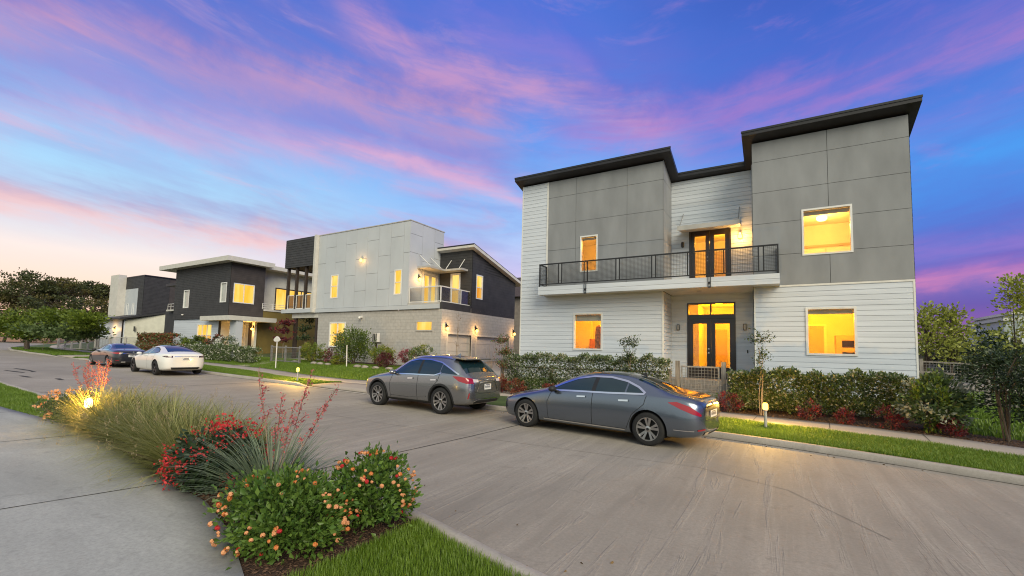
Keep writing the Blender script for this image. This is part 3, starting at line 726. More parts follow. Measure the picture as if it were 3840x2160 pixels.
    m = MB(); m.lathe((-3.33, Y1-.09, 6.47), [(.03, .1), (.06, .08), (.06, -.1), (.04, -.13), (.0, -.13)], 12); m.box(-3.36, -3.30, Y1-.09, Y1-.028, 6.42, 6.52); m.build('wall_sconce', M_BLACK, h)
    m = MB(); m.box(-1.21, -1.15, Y1-.12, Y1-.028, 6.69, 6.75); m.lathe((-1.18, Y1-.12, 6.66), [(.03, .08), (.045, .06), (.045, .0), (.0, .0)], 12); s_ = m.build('wall_sconce', M_CANOPY, h)
    m = MB(); m.lathe((-1.18, Y1-.12, 6.60), [(.02, .06), (.06, .03), (.075, -.03), (.06, -.09), (.01, -.11)], 14); m.build('lamp_globe', M_LAMPBULB, s_, True)
    lamp((-1.18, Y1-.24, 6.56), 45, (1, .50, .12), .07, h)
    m = MB(); Rr.box(m, -.995, -.955, 1.98, 2.1, .028, .05); m.build('door_bell', M_BLACK, h)
    return h
H1 = house_one()
# the carved panel that stands in the lower left window
m = MB(); m.lathe((-6.75, 18.85, .99), [(.10, 0), (.16, .3), (.15, 1.0), (.17, 1.7), (.14, 2.0), (.05, 2.08), (.0, 2.08)], 14)
tag(m.build('wood_carving', pm('carved_wood', (.35, .16, .06), .6, 0, .5, 9, bump=1, bscale=20), org=(-6.75, 18.85, .99)), 'tall brown carved wooden piece behind the lower left window glass', 'carving')
m = MB(); m.box(-7.7, -7.15, 20.2, 20.8, .99, 2.5)
tag(m.build('tall_cabinet', pm('orange_wood', (.40, .16, .05), .6), org=(-7.4, 20.5, .99)), 'plain orange brown cabinet deep in the room of the lower left window', 'cabinet')
# ------------------------------------------------------------------ the houses further along the street
def block_mat(name, c1, c2, mortar, bw=.42, bh=.203):
    m = bpy.data.materials.new(name); m.use_nodes = True
    N = m.node_tree.nodes; L = m.node_tree.links; b = N['Principled BSDF']; b.inputs['Roughness'].default_value = .9
    tc = N.new('ShaderNodeTexCoord'); sx = N.new('ShaderNodeSeparateXYZ'); L.new(tc.outputs['Object'], sx.inputs[0])
    ad = N.new('ShaderNodeMath'); L.new(sx.outputs[0], ad.inputs[0]); L.new(sx.outputs[1], ad.inputs[1])
    cb = N.new('ShaderNodeCombineXYZ'); L.new(ad.outputs[0], cb.inputs[0]); L.new(sx.outputs[2], cb.inputs[1])
    bt = N.new('ShaderNodeTexBrick'); bt.inputs['Scale'].default_value = 1; bt.inputs['Brick Width'].default_value = bw; bt.inputs['Row Height'].default_value = bh
    bt.inputs['Mortar Size'].default_value = .008; bt.inputs['Color1'].default_value = lin(c1); bt.inputs['Color2'].default_value = lin(c2); bt.inputs['Mortar'].default_value = lin(mortar)
    L.new(cb.outputs[0], bt.inputs['Vector'])
    nz = N.new('ShaderNodeTexNoise'); nz.inputs['Scale'].default_value = 6; nz.inputs['Detail'].default_value = 6; L.new(tc.outputs['Object'], nz.inputs['Vector'])
    mx = N.new('ShaderNodeMix'); mx.data_type = 'RGBA'; mx.blend_type = 'MULTIPLY'; mx.inputs[0].default_value = .3
    rp = N.new('ShaderNodeMapRange'); rp.inputs[1].default_value = .3; rp.inputs[2].default_value = .7; rp.inputs[3].default_value = .6; rp.inputs[4].default_value = 1.15
    L.new(nz.outputs['Fac'], rp.inputs[0]); L.new(bt.outputs['Color'], mx.inputs[6]); L.new(rp.outputs[0], mx.inputs[7]); L.new(mx.outputs[2], b.inputs['Base Color'])
    bp = N.new('ShaderNodeBump'); bp.inputs['Strength'].default_value = .5; bp.inputs['Distance'].default_value = .01; bp.invert = True
    L.new(bt.outputs['Fac'], bp.inputs['Height']); L.new(bp.outputs['Normal'], b.inputs['Normal'])
    return m
M_CMU = block_mat('concrete_block', (.43, .41, .385), (.46, .44, .415), (.34, .325, .305))
M_WPANEL = pm('white_wall_panel', (.475, .50, .53), .6, 0, .05, .6)
M_DARKSIDE = pm('dark_lap_siding', (.036, .035, .036), .7, 0, .15, 2)
M_BROWNSIDE = pm('dark_brown_shingle', (.052, .044, .042), .75, 0, .15, 2)
M_OLIVE = pm('olive_stucco', (.17, .125, .032), .85, 0, .08, 2, bump=.2, bscale=60)
M_CREAM = pm('cream_stucco', (.56, .55, .47), .8, 0, .06, 2)
M_DARKWOOD = pm('dark_post', (.035, .024, .018), .7, 0, .2)
M_LITPANE = emit('lit_window_pane', (255, 184, 58), 1.1, col2=(255, 216, 120), scale=1.1)
M_LITDIM = emit('lit_window_pane_dim', (240, 150, 40), .85, col2=(250, 190, 90), scale=1.1)
M_SKYPANE = pm('unlit_window_pane', (.30, .34, .32), .06, 0, .1, 1, coat=1)
M_RAILW = pm('white_rail', (.70, .68, .64), .45, 0, .05)
M_RAILGLASS = glassy('rail_glass', (.82, .82, .80), .0, .2)
M_RAILMESH = glassy('rail_screen', (.55, .50, .44), .02, .3)
M_GARAGE = pm('garage_door_paint', (.58, .54, .48), .55, 0, .05)
M_SHINGLE = pm('brown_roof_shingle', (.05, .036, .034), .9, 0, .3, 12)
M_FASCIA = pm('pale_fascia', (.56, .54, .49), .6, 0, .05)

def lit_window(h, pl, u0, u1, z0, z1, mull=(), sash=(), mat=None, pane=None, fw=.07, dim_low=None):
    mb = MB(); frame(mb, pl, u0, u1, z0, z1, fw, -.08, .04); w = mb.build('window', mat or M_WINFRAME, h)
    us = [u0+fw] + sorted(mull) + [u1-fw]; zs = [z0+fw] + sorted(sash) + [z1-fw]
    for a, b in zip(us[:-1], us[1:]):
        for i, (c, d) in enumerate(zip(zs[:-1], zs[1:])):
            p = MB(); e = .024
            pl.box(p, a + (e if a != us[0] else -.004), b - (e if b != us[-1] else -.004), c + (e if c != zs[0] else -.004), d - (e if d != zs[-1] else -.004), -.06, -.05)
            p.build('pane', (dim_low if (dim_low and i == 0) else pane) or M_LITPANE, w)
    m2 = MB()
    for u in mull: pl.box(m2, u-.028, u+.028, z0+fw, z1-fw, -.07, .03)
    for z in sash: pl.box(m2, u0+fw, u1-fw, z-.024, z+.024, -.071, .022)
    if m2.v: m2.build('glazing_bar', mat or M_WINFRAME, w)
    return w
def wall_lamp(h, x, y, z, dx, dy, power, size=.07, mat=None):
    m = MB(); m.box(x-.03 if dx else x-.04, x+.03 if dx else x+.04, y-.04, y+.04, z+.02, z+.26)
    m.lathe((x+dx*.10, y+dy*.10, z), [(.02, .16), (.055, .12), (.06, .06), (.0, .06)], 10)
    s_ = m.build('wall_lamp', mat or M_BLACK, h)
    m = MB(); m.lathe((x+dx*.10, y+dy*.10, z), [(.02, .06), (size, .03), (size*1.15, -.04), (size*.8, -.11), (.01, -.13)], 12); m.build('lamp_globe', M_LAMPBULB, s_, True)
    lamp((x+dx*.30, y+dy*.30, z-.04), power, (1, .52, .14), .06, h)

def house_two():
    h = thing('house', (-22, 20, .75), 'white panelled upper box over grey block walls with a dark balcony wing at each end', 'house')
    F = Plane('y', 20.0, -1); S = Plane('x', -19.36, 1); SB = Plane('x', -16.70, 1); F2 = Plane('y', 22.9, -1); FB = Plane('y', 20.04, -1)
    # block ground floor
    mb = MB(); w_lo = (-26.64, -24.98, 1.8, 3.5); w_sm = (-18.66, -17.34, 2.88, 3.5)
    for r in rects(-27.95, -16.7, .55, 4.17, [w_lo, w_sm]): mb.box(r[0], r[1], 20.04, 20.3, r[2], r[3])
    g1 = (20.66, 22.99, .7, 2.74); g2 = (23.62, 27.6, .7, 2.70)
    for r in rects(20.301, 28.33, .55, 4.17, [g1, g2]): mb.box(-17.0, -16.7, r[0], r[1], r[2], r[3])
    mb.box(-27.95, -27.7, 20.301, 28.33, .55, 4.17); mb.box(-27.7, -17.0, 28.1, 28.33, .55, 4.17)
    mb.build('block_wall', M_CMU, h)
    # white upper box with staggered panel joints
    mb = MB(); holes = [(-26.70, -25.90, 5.14, 6.8), (-20.58, -19.93, 5.14, 6.74)]
    for r in rects(-28.2, -19.38, 4.45, 9.74, holes): mb.box(r[0], r[1], 20.0, 20.2, r[2], r[3])
    
    for r in rects(20.201, 23.2, 4.45, 9.74, [(21.25, 22.72, 4.57, 6.72)]): mb.box(-19.58, -19.38, r[0], r[1], r[2], r[3])
    mb.box(-19.70, -19.60, 21.0, 22.9, 4.5, 6.9); mb.box(-28.2, -28.0, 20.201, 27.8, 4.45, 9.74); mb.box(-28.0, -19.581, 23.0, 23.2, 6.0, 9.74); mb.box(-28.2, -19.381, 20.201, 23.0, 9.2, 9.3)
    mb.build('wall', M_GAPD, h)
    pm_ = MB(); us = [-28.2, -27.36, -26.30, -25.26, -24.22, -23.16, -22.08, -20.99, -19.87, -19.36]; G = .009
    hz = [[7.68], [8.77, 5.55], [7.66], [8.80, 6.63], [7.69, 5.54], [8.83, 6.64], [7.72, 5.55], [8.83, 6.61], [7.75]]
    for (a, b), zz in zip(zip(us[:-1], us[1:]), hz):
        zs = [4.46] + sorted(zz) + [9.74]
        for c, d in zip(zs[:-1], zs[1:]):
            for r in rects(a+G, b-G, c+G, d-G, holes): F.box(pm_, r[0], r[1], r[2], r[3], .001, .022)
    usd = [20.0, 21.10, 22.26, 23.2]; hzd = [[8.95, 7.79], [7.40], [8.88, 7.77]]
    for (a, b), zz in zip(zip(usd[:-1], usd[1:]), hzd):
        zs = [4.6] + sorted(zz) + [9.74]
        dh = [(21.25, 22.72, 4.57, 6.72)]
        for c, d in zip(zs[:-1], zs[1:]):
            for r in rects(a+G-(.02 if a == 20 else 0), b-G, c+G, d-G, dh): S.box(pm_, r[0], r[1], r[2], r[3], -.018, .004)
    pm_.build('wall_panel', M_WPANEL, h)
    m = MB(); m.box(-28.3, -19.33, 19.95, 23.25, 9.741, 9.80); m.build('parapet_cap', M_CANOPY, h)
    m = MB(); m.box(-28.42, -28.21, 19.72, 20.3, 4.2, 9.80); m.build('end_trim', M_FASCIA, h)
    m = MB(); m.box(-28.2, -16.86, 19.93, 20.039, 4.2, 4.45); m.build('ledge', M_WPANEL, h)
    # porch wing at the left: dark slatted screen, deck, posts
    pw = MB(); PF = Plane('y', 19.85, -1); siding(pw, PF, -31.95, -28.43, 7.62, 9.76, [], .18, .014, .03); pw.box(-31.94, -28.43, 19.852, 20.0, 7.62, 9.76); pw.box(-31.95, -31.8, 20.0, 24.6, 7.62, 9.76); pw.build('porch_screen', M_DARKSIDE, h)
    m = MB(); m.box(-31.79, -28.21, 20.0, 24.6, 7.66, 7.8); m.build('porch_roof', M_DARKWOOD, h)
    m = MB(); m.box(-32.05, -28.43, 19.8, 24.6, 4.22, 4.50); m.build('porch_deck', M_WPANEL, h)
    m = MB(); m.box(-31.05, -27.96, 20.05, 20.3, 3.85, 4.219); m.build('porch_beam', M_FASCIA, h)
    m = MB()
    for x in (-31.72, -30.68, -29.58): m.box(x-.09, x+.09, 19.95, 20.13, 4.5, 7.66)
    m.box(-28.75, -28.45, 20.05, 20.2, 4.5, 7.62)
    for x in (-31.72, -28.5): m.box(x-.08, x+.08, 24.3, 24.46, 4.5, 7.66)
    each(m, 'porch_post', M_DARKWOOD, h)
    m = MB()
    for x in (-30.72, -28.18): m.box(x-.11, x+.11, 20.06, 20.28, .6, 3.85)
    m.box(-30.8, -30.6, 24.2, 24.4, .6, 4.22)
    each(m, 'porch_column', M_DARKWOOD, h)
    for a, b in ((-31.60, -30.80), (-30.56, -29.70), (-29.46, -28.80)):
        m = MB(); frame(m, Plane('y', 20.0, -1), a, b, 4.52, 5.56, .05, -.03, .03); r = m.build('rail_panel', M_RAILW, h)
        m = MB(); m.box(a+.05, b-.05, 19.997, 20.003, 4.57, 5.51); m.build('rail_pane', M_RAILMESH, r)
    # balcony on the right corner
    m = MB(); m.box(-19.36, -16.86, 20.0, 22.9, 4.451, 4.58); m.box(-19.36, -16.71, 20.31, 28.33, 4.171, 4.45); dk = m.build('balcony_deck', M_CANOPY, h)
    m = MB(); m.box(-16.86, -16.70, 20.04, 22.88, 4.18, 4.60); m.build('balcony_fascia', M_DARKSIDE, h)
    def rail(p0, p1, n):
        for i in range(n):
            a = Vector(p0).lerp(Vector(p1), i/n); b = Vector(p0).lerp(Vector(p1), (i+1)/n); m = MB()
            z0, z1 = 4.62, 5.55
            if abs(a.x-b.x) > .01:
                m.box(a.x, b.x, a.y-.02, a.y+.02, z1-.06, z1); m.box(a.x, b.x, a.y-.02, a.y+.02, z0, z0+.05); m.box(b.x-.06, b.x, a.y-.025, a.y+.025, z0-.05, z1)
                if i == 0: m.box(a.x, a.x+.05, a.y-.025, a.y+.025, z0-.05, z1)
            else:
                m.box(a.x-.02, a.x+.02, a.y, b.y, z1-.06, z1); m.box(a.x-.02, a.x+.02, a.y, b.y, z0, z0+.05); m.box(a.x-.025, a.x+.025, b.y-.06, b.y, z0-.05, z1)
            r = m.build('rail_panel', M_RAILW, h); m = MB()
            if abs(a.x-b.x) > .01: m.box(a.x+.06, b.x-.06, a.y-.003, a.y+.003, z0+.05, z1-.06)
            else: m.box(a.x-.003, a.x+.003, a.y, b.y-.06, z0+.05, z1-.06)
            m.build('rail_pane', M_RAILGLASS, r)
    rail((-19.32, 20.05, 0), (-16.80, 20.05, 0), 1); rail((-16.83, 20.08, 0), (-16.83, 22.95, 0), 3)
    # dark block behind the balcony
    rz = lambda y: 8.26 - .256*(y-22.9)
    sd_ = MB(); siding(sd_, F2, -19.36, -16.70, 4.6, 8.24, [(-18.42, -17.60, 4.62, 6.80)], .18, .012, .02)
    siding(sd_, SB, 22.9, 28.34, 4.18, 8.3, [(23.36, 24.10, 5.13, 6.72)], .18, .012, .02, ztop=lambda u: rz(u)-.02)
    sd_.build('dark_siding', M_DARKSIDE, h)
    mb = MB()
    for r in rects(-19.36, -16.72, 4.6, 8.23, [(-18.42, -17.60, 4.62, 6.80)]): mb.box(r[0], r[1], 22.91, 23.0, r[2], r[3])
    mb.prism([(-16.9, 23.01, 4.18), (-16.9, 23.36, 4.18), (-16.9, 23.36, rz(23.36)-.03), (-16.9, 23.01, rz(23.01)-.03)], (.19, 0, 0)); mb.prism([(-16.9, 24.10, 4.18), (-16.9, 28.34, 4.18), (-16.9, 28.34, rz(28.34)-.03), (-16.9, 24.10, rz(24.1)-.03)], (.19, 0, 0))
    mb.box(-16.9, -16.71, 23.361, 24.099, 4.18, 5.13); mb.box(-16.9, -16.71, 23.361, 24.099, 6.72, 7.85)
    mb.box(-28.2, -16.9, 28.1, 28.34, 4.18, rz(28.34)-.03); mb.build('dark_wall', M_GAPD, h)
    rf = MB(); rf.prism([(-19.55, 22.55, rz(22.55)), (-19.55, 29.0, rz(29.0)), (-19.55, 29.0, rz(29)+.22), (-19.55, 22.55, rz(22.55)+.22)], (3.2, 0, 0)); rf.prism([(-28.3, 23.3, rz(23.3)-.2), (-28.3, 29.0, rz(29.0)-.2), (-28.3, 29.0, rz(29)), (-28.3, 23.3, rz(23.3))], (8.7, 0, 0))
    r_ = rf.build('roof', M_ROOF, h)
    fb = MB(); fb.box(-19.57, -16.34, 22.53, 22.549, rz(22.55)-.02, rz(22.55)+.12); fb.prism([(-16.349, 22.54, rz(22.55)-.03), (-16.349, 29.0, rz(29)-.03), (-16.349, 29.0, rz(29)+.16), (-16.349, 22.54, rz(22.55)+.16)], (.02, 0, 0)); each(fb, 'fascia', M_FASCIA, r_)
    fb = MB(); fb.prism([(-19.4, 22.55, rz(22.55)-.02), (-19.4, 29.0, rz(29)-.02), (-19.4, 29.0, rz(29)-.004), (-19.4, 22.55, rz(22.55)-.004)], (3.05, 0, 0)); fb.build('soffit', M_FASCIA, r_)
    # openings
    lit_window(h, F, -26.70, -25.90, 5.14, 6.80, sash=(6.0,)); lit_window(h, F, -20.58, -19.93, 5.14, 6.74, sash=(5.93,))
    lit_window(h, FB, *w_lo, mull=(-25.82,), sash=(2.62,), fw=.09); lit_window(h, FB, *w_sm, mat=M_CANOPY)
    lit_window(h, SB, 23.36, 24.10, 5.13, 6.72, sash=(5.9,), dim_low=M_LITDIM)
    lit_window(h, F2, -18.42, -17.60, 4.62, 6.80, sash=(5.7,), fw=.12)
    # french doors on the white side wall
    for a, b in ((21.33, 21.98), (21.99, 22.64)):
        m = MB(); frame(m, S, a, b, 4.6, 6.66, .13, -.1, -.02); d = m.build('balcony_door', M_WINFRAME, h)
        m = MB(); S.box(m, a+.125, b-.125, 4.73, 6.53, -.07, -.06); m.build('pane', M_LITPANE, d)
    m = MB(); frame(m, S, 21.25, 22.72, 4.57, 6.74, .075, -.12, .03); m.build('door_casing', M_WINFRAME, h)
    # corner canopy with rods
    m = MB(); m.box(-19.33, -18.35, 20.7, 22.2, 6.86, 6.98); m.box(-19.33, -17.0, 22.2, 22.86, 6.86, 6.98); cn = m.build('canopy', M_CANOPY, h)
    m = MB(); m.tube((-18.4, 20.85, 6.98), (-19.34, 20.85, 7.75), .02, n=6); m.tube((-18.4, 21.9, 6.98), (-19.34, 21.9, 7.75), .02, n=6); m.tube((-18.4, 22.3, 6.98), (-18.4, 22.88, 7.68), .022, n=6); m.tube((-17.3, 22.3, 6.98), (-17.3, 22.88, 7.68), .022, n=6); each(m, 'canopy_rod', M_RAILW, cn)
    # garage
    for a, b, c, d in (g1, g2):
        m = MB(); n = 4
        for i in range(n): z0 = c + (d-c)*i/n; m.box(-16.92, -16.86, a, b, z0+.008, c + (d-c)*(i+1)/n-.008)
        m.box(-16.97, -16.921, a, b, c, d); gd = m.build('garage_door', M_GARAGE, h)
        m = MB(); SB.box(m, a-.11, a, c, d+.1, -.06, .03); SB.box(m, b, b+.11, c, d+.1, -.06, .03); SB.box(m, a, b, d, d+.1, -.06, .028); m.build('garage_frame', M_GARAGE, gd)
    for y in (20.45, 23.42, 28.2): wall_lamp(h, -16.66, y, 3.08, 1, 0, 26)
    wall_lamp(h, -19.34, 20.85, 6.22, 1, 0, 24); wall_lamp(h, -23.57, 19.95, 7.6, 0, -1, 8, mat=M_CANOPY)
    m = MB(); m.box(-23.56, -23.36, 19.9, 20.03, 3.76, 3.86); m.lathe((-23.42, 19.82, 3.74), [(.0, .1), (.07, .08), (.09, 0), (.05, -.07), (.0, -.09)], 10); m.build('security_camera', M_RAILW, h)
    return h
house_two()

def house_three():
    h = thing('house', (-42.5, 19, .95), 'dark shingled house with a pale flat roof and an olive side wall', 'house')
    F = Plane('y', 19.0, -1); S = Plane('x', -37.9, 1); FL = Plane('y', 19.12, -1)
    w1 = (-45.54, -44.56, 4.9, 6.5); w2 = (-39.3, -38.36, 5.2, 6.84); wr = (19.26, 20.95, 5.19, 6.8); wl = (-42.95, -40.5, 2.0, 3.45)
    rz = lambda y: 8.42
    mb = MB()
    for r in rects(-47.3, -37.92, 3.98, 8.45, [w1, w2]): mb.box(r[0], r[1], 19.02, 19.2, r[2], r[3])
    for r in rects(19.201, 21.8, 3.98, 8.45, [wr]): mb.box(-38.1, -37.92, r[0], r[1], r[2], r[3])
    mb.box(-47.3, -47.1, 19.2, 30, 1, 8.45); mb.box(-47.1, -38.1, 29.8, 30, 1, 8.4)
    mb.build('wall', M_GAPD, h)
    s = MB(); siding(s, F, -47.3, -37.9, 3.9, 8.45, [w1, w2], .15, .012, .018); s.build('dark_siding', M_DARKSIDE, h)
    s = MB(); siding(s, S, 19.0, 21.8, 3.9, 8.45, [wr], .15, .012, .018); s.build('brown_siding', M_BROWNSIDE, h)
    mb = MB()
    for r in rects(-47.3, -39.5, .7, 3.89, [wl]): mb.box(r[0], r[1], 19.13, 19.3, r[2], r[3])
    mb.build('lower_wall', M_GAPD, h)
    s = MB(); siding(s, FL, -47.3, -39.5, .7, 3.89, [wl], .2, .012, .02); s.build('white_siding', M_WSIDE, h)
    m = MB(); m.box(-39.7, -39.5, 19.3, 21.4, .7, 3.85); m.box(-39.5, -38.9, 21.2, 21.4, .7, 3.85); m.build('entry_wall', M_CREAM, h)
    m = MB(); m.box(-37.55, -36.6, 19.0, 19.5, .7, 3.7); m.build('porch_pillar', M_WPANEL, h)
    m = MB(); m.box(-41.1, -36.5, 18.4, 22.2, 3.7, 4.06); m.build('porch_canopy', M_FASCIA, h)
    # entry: lit side light, open door, lamp
    E = Plane('y', 21.19, -1)
    lit_window(h, E, -40.6 + 1.15, -38.75, 1.1, 3.55, fw=.1)
    m = MB(); m.box(-38.7, -38.0, 21.1, 21.18, .9, 3.5); m.build('door', M_DARKWOOD, h)
    m = MB(); m.box(-37.95, -37.6, 21.0, 21.2, .9, 3.69); m.build('door_post', M_CREAM, h)
    wall_lamp(h, -37.72, 20.97, 3.15, 0, -1, 60, .1)
    # olive volume with the terrace
    m = MB(); m.box(-42, -37.9, 21.8, 31, .7, 4.72); m.box(-38.9, -37.9, 21.2, 21.799, .7, 3.9); m.build('olive_wall', M_OLIVE, h)
    m = MB(); m.box(-42.0, -37.84, 21.81, 31.05, 4.721, 4.86); m.build('terrace_curb', M_FASCIA, h)
    TW = Plane('x', -39.3, 1); tw_ = (23.6, 27.5, 4.95, 7.05); mb = MB()
    for r in rects(21.8, 31, 4.86, 8.45, [tw_]): mb.box(-39.5, -39.3, r[0], r[1], r[2], r[3])
    mb.build('terrace_wall', M_CREAM, h)
    lit_window(h, TW, *tw_, mull=(24.9, 26.2), mat=M_DARKWOOD, fw=.1)
    m = MB()
    for z in (5.0, 5.17, 5.34): m.tube((-37.86, 21.7, z), (-37.86, 30.8, z), .022, n=6)
    for y in (21.7, 22.6, 24, 25.5, 27, 28.5, 30): m.tube((-37.86, y, 4.86), (-37.86, y, 5.38), .025, n=6)
    m.build('terrace_rail', M_RAILW, h)
    rf = MB(); rf.box(-49.2, -37.2, 18.35, 22.2, 8.46, 8.84); rf.box(-49.2, -38.2, 22.2, 31.4, 8.46, 8.80); ro = rf.build('roof', M_FASCIA, h)
    lit_window(h, F, *w1, pane=M_SKYPANE); lit_window(h, F, *w2, pane=M_SKYPANE); lit_window(h, S, *wr, mull=(20.1,)); lit_window(h, FL, *wl, mull=(-42.13, -41.32), sash=(2.5,), dim_low=M_LITDIM)
    # link to the next house: dark bay with door, small balcony
    m = MB(); m.box(-52.5, -47.31, 20.4, 24, .8, 4.95); m.build('link_wall', M_DARKSIDE, h)
    m = MB(); m.box(-52.3, -47.31, 21.6, 24, 4.951, 7.5); m.build('link_upper_wall', M_CREAM, h)
    m = MB(); m.box(-53.4, -47.31, 20.6, 24.3, 7.5, 7.75); m.build('link_roof', M_ROOF, h)
    m = MB(); m.box(-49.7, -48.3, 20.34, 20.399, .9, 3.1); m.build('side_door', M_BROWNSIDE, h)
    m = MB(); m.box(-50.2, -49.9, 20.34, 20.399, 4.25, 4.4); m.box(-48.5, -48.2, 20.34, 20.399, 4.25, 4.4); each(m, 'wall_vent', M_BLACK, h)
    m = MB(); m.box(-51.4, -47.4, 20.0, 20.399, 4.85, 5.0); dk = m.build('small_balcony', M_FASCIA, h)
    m = MB(); m.tube((-51.3, 20.1, 5.55), (-47.5, 20.1, 5.55), .03, n=6); m.tube((-51.3, 20.1, 5.3), (-47.5, 20.1, 5.3), .02, n=6)
    for i in range(7): m.tube((-51.3+i*.63, 20.1, 5.0), (-51.3+i*.63, 20.1, 5.55), .022, n=6)
    m.build('balcony_rail', M_RAILW, dk)
    m = MB(); m.lathe((-45.4, 18.93, 4.3), [(.0, .06), (.09, .05), (.09, -.03), (.0, -.08)], 10); m.build('dome_camera', M_RAILW, h)
    return h
house_three()

def house_four():
    h = thing('house', (-66, 22, .95), 'far dark house with a tall white chimney strip and a lean-to roof', 'house')
    F = Plane('y', 22.0, -1); S = Plane('x', -62.5, 1)
    s = MB(); siding(s, F, -70.5, -62.5, 4.2, 9.47, [(-69.7, -63.95, 4.2, 8.02)], .16, .012, .02); siding(s, S, 22.0, 24.5, 4.2, 9.47, [], .16, .012, .02); s.build('dark_siding', M_DARKSIDE, h)
    m = MB(); m.box(-70.5, -62.52, 22.05, 32, 1, 9.4); m.build('wall', M_BROWNSIDE, h)
    m = MB(); m.box(-70.6, -62.4, 21.95, 32, 9.401, 9.52); m.build('parapet_cap', M_BLACK, h)
    m = MB(); m.box(-69.7, -67.45, 21.97, 22.04, 4.2, 9.2); m.box(-67.45, -63.95, 21.97, 22.04, 4.2, 8.02); m.build('pale_panel', M_WPANEL, h)
    m = MB(); m.box(-69.75, -67.4, 21.2, 21.969, 4.2, 9.75); m.build('chimney', M_FASCIA, h)
    for x in (-66.75, -65.2): lit_window(h, Plane('y', 21.97, -1), x, x+.5, 4.95, 6.3, pane=M_SKYPANE, fw=.06)
    rz = lambda x: 4.45 + .02*(x+70)
    m = MB(); m.prism([(-70.2, 19.9, 4.2), (-70.2, 24.5, 5.35), (-70.2, 24.5, 5.55), (-70.2, 19.9, 4.4)], (8.1, 0, 0)); m.prism([(-62.1, 19.9, 4.2), (-57.8, 23.9, 5.25), (-57.8, 24.1, 5.25), (-62.1, 24.5, 5.35)], (0, 0, .2)); m.build('roof', M_ROOF, h)
    m = MB(); m.box(-69.9, -62.4, 20.4, 21.19, .9, 4.3); m.box(-62.4, -62.35, 20.4, 24.0, .9, 4.3); m.build('lower_wall', M_WSIDE, h)
    m = MB(); m.prism([(-62.34, 20.5, .9), (-57.7, 23.9, .9), (-57.7, 23.9, 5.2), (-62.34, 20.5, 4.25)], (-.1, .2, 0)); m.build('angled_wall', M_CREAM, h)
    m = MB(); m.box(-69.6, -69.45, 20.3, 20.399, 1, 4.2); m.box(-62.5, -62.36, 20.28, 20.399, 1, 4.2); each(m, 'downpipe', M_BLACK, h)
    wall_lamp(h, -64.6, 20.36, 3.2, 0, -1, 45, .12)
    m = MB(); m.box(-61.5, -61.1, 21.0, 21.02, 3.0, 3.5); m.build('number_plaque', M_BLACK, h)
    return h
house_four()
# the brown roofed house seen in the gap behind the white panelled house
h5 = thing('house', (-24, 40, 1.2), 'brown shingle roofed house half hidden behind the garage wing', 'house')
m = MB(); m.box(-31.5, -20.0, 40, 50, .9, 7.4); m.build('wall', pm('taupe_siding', (.20, .17, .15), .8), h5)
m = MB(); m.prism([(-32, 39.5, 7.4), (-32, 45, 10.4), (-32, 50.5, 7.4)], (12.4, 0, 0)); m.build('roof', M_SHINGLE, h5)
# ------------------------------------------------------------------ cars
from mathutils.bvhtree import BVHTree
def paint(name, col, metal=.55, rough=.32):
    m = pm(name, col, rough, metal, .03, 200, coat=1.0); return m
M_TYRE = pm('tyre_rubber', (.012, .012, .012), .85, 0, .2, 20)
M_RIM = pm('alloy_rim', (.42, .41, .40), .28, .9, .05)
M_RIMDARK = pm('dark_alloy_rim', (.03, .03, .032), .35, .7, .05)
M_RIMBACK = pm('dark_wheel_barrel', (.02, .02, .02), .7, .3, .1)  # plain dark finish of the barrel behind the spokes
M_CARGLASS = pm('tinted_glass', (.008, .024, .030), .03, 0, .05, coat=.5, spec=.5)
M_CARBLACK = pm('black_plastic', (.012, .012, .012), .6, 0, .1)
M_CARCHROME = pm('car_chrome', (.78, .78, .80), .12, 1, .02)
M_TAILRED = pm('red_lens', (.30, .004, .010), .12, 0, .1, coat=1)
M_TAILCLEAR = pm('clear_lens', (.55, .50, .50), .15, 0, .1, coat=1)
M_TAILDARK = pm('smoked_lens', (.05, .012, .014), .12, 0, .2, coat=1)
M_HEADL = pm('headlight_lens', (.55, .57, .60), .1, .2, .1, coat=1)
M_PLATE = pm('number_plate_white', (.70, .69, .64), .5, 0, .04)
M_PLATEMARK = pm('plate_marks', (.06, .06, .09), .6)
M_SEAM = pm('panel_seam', (.012, .012, .013), .8)

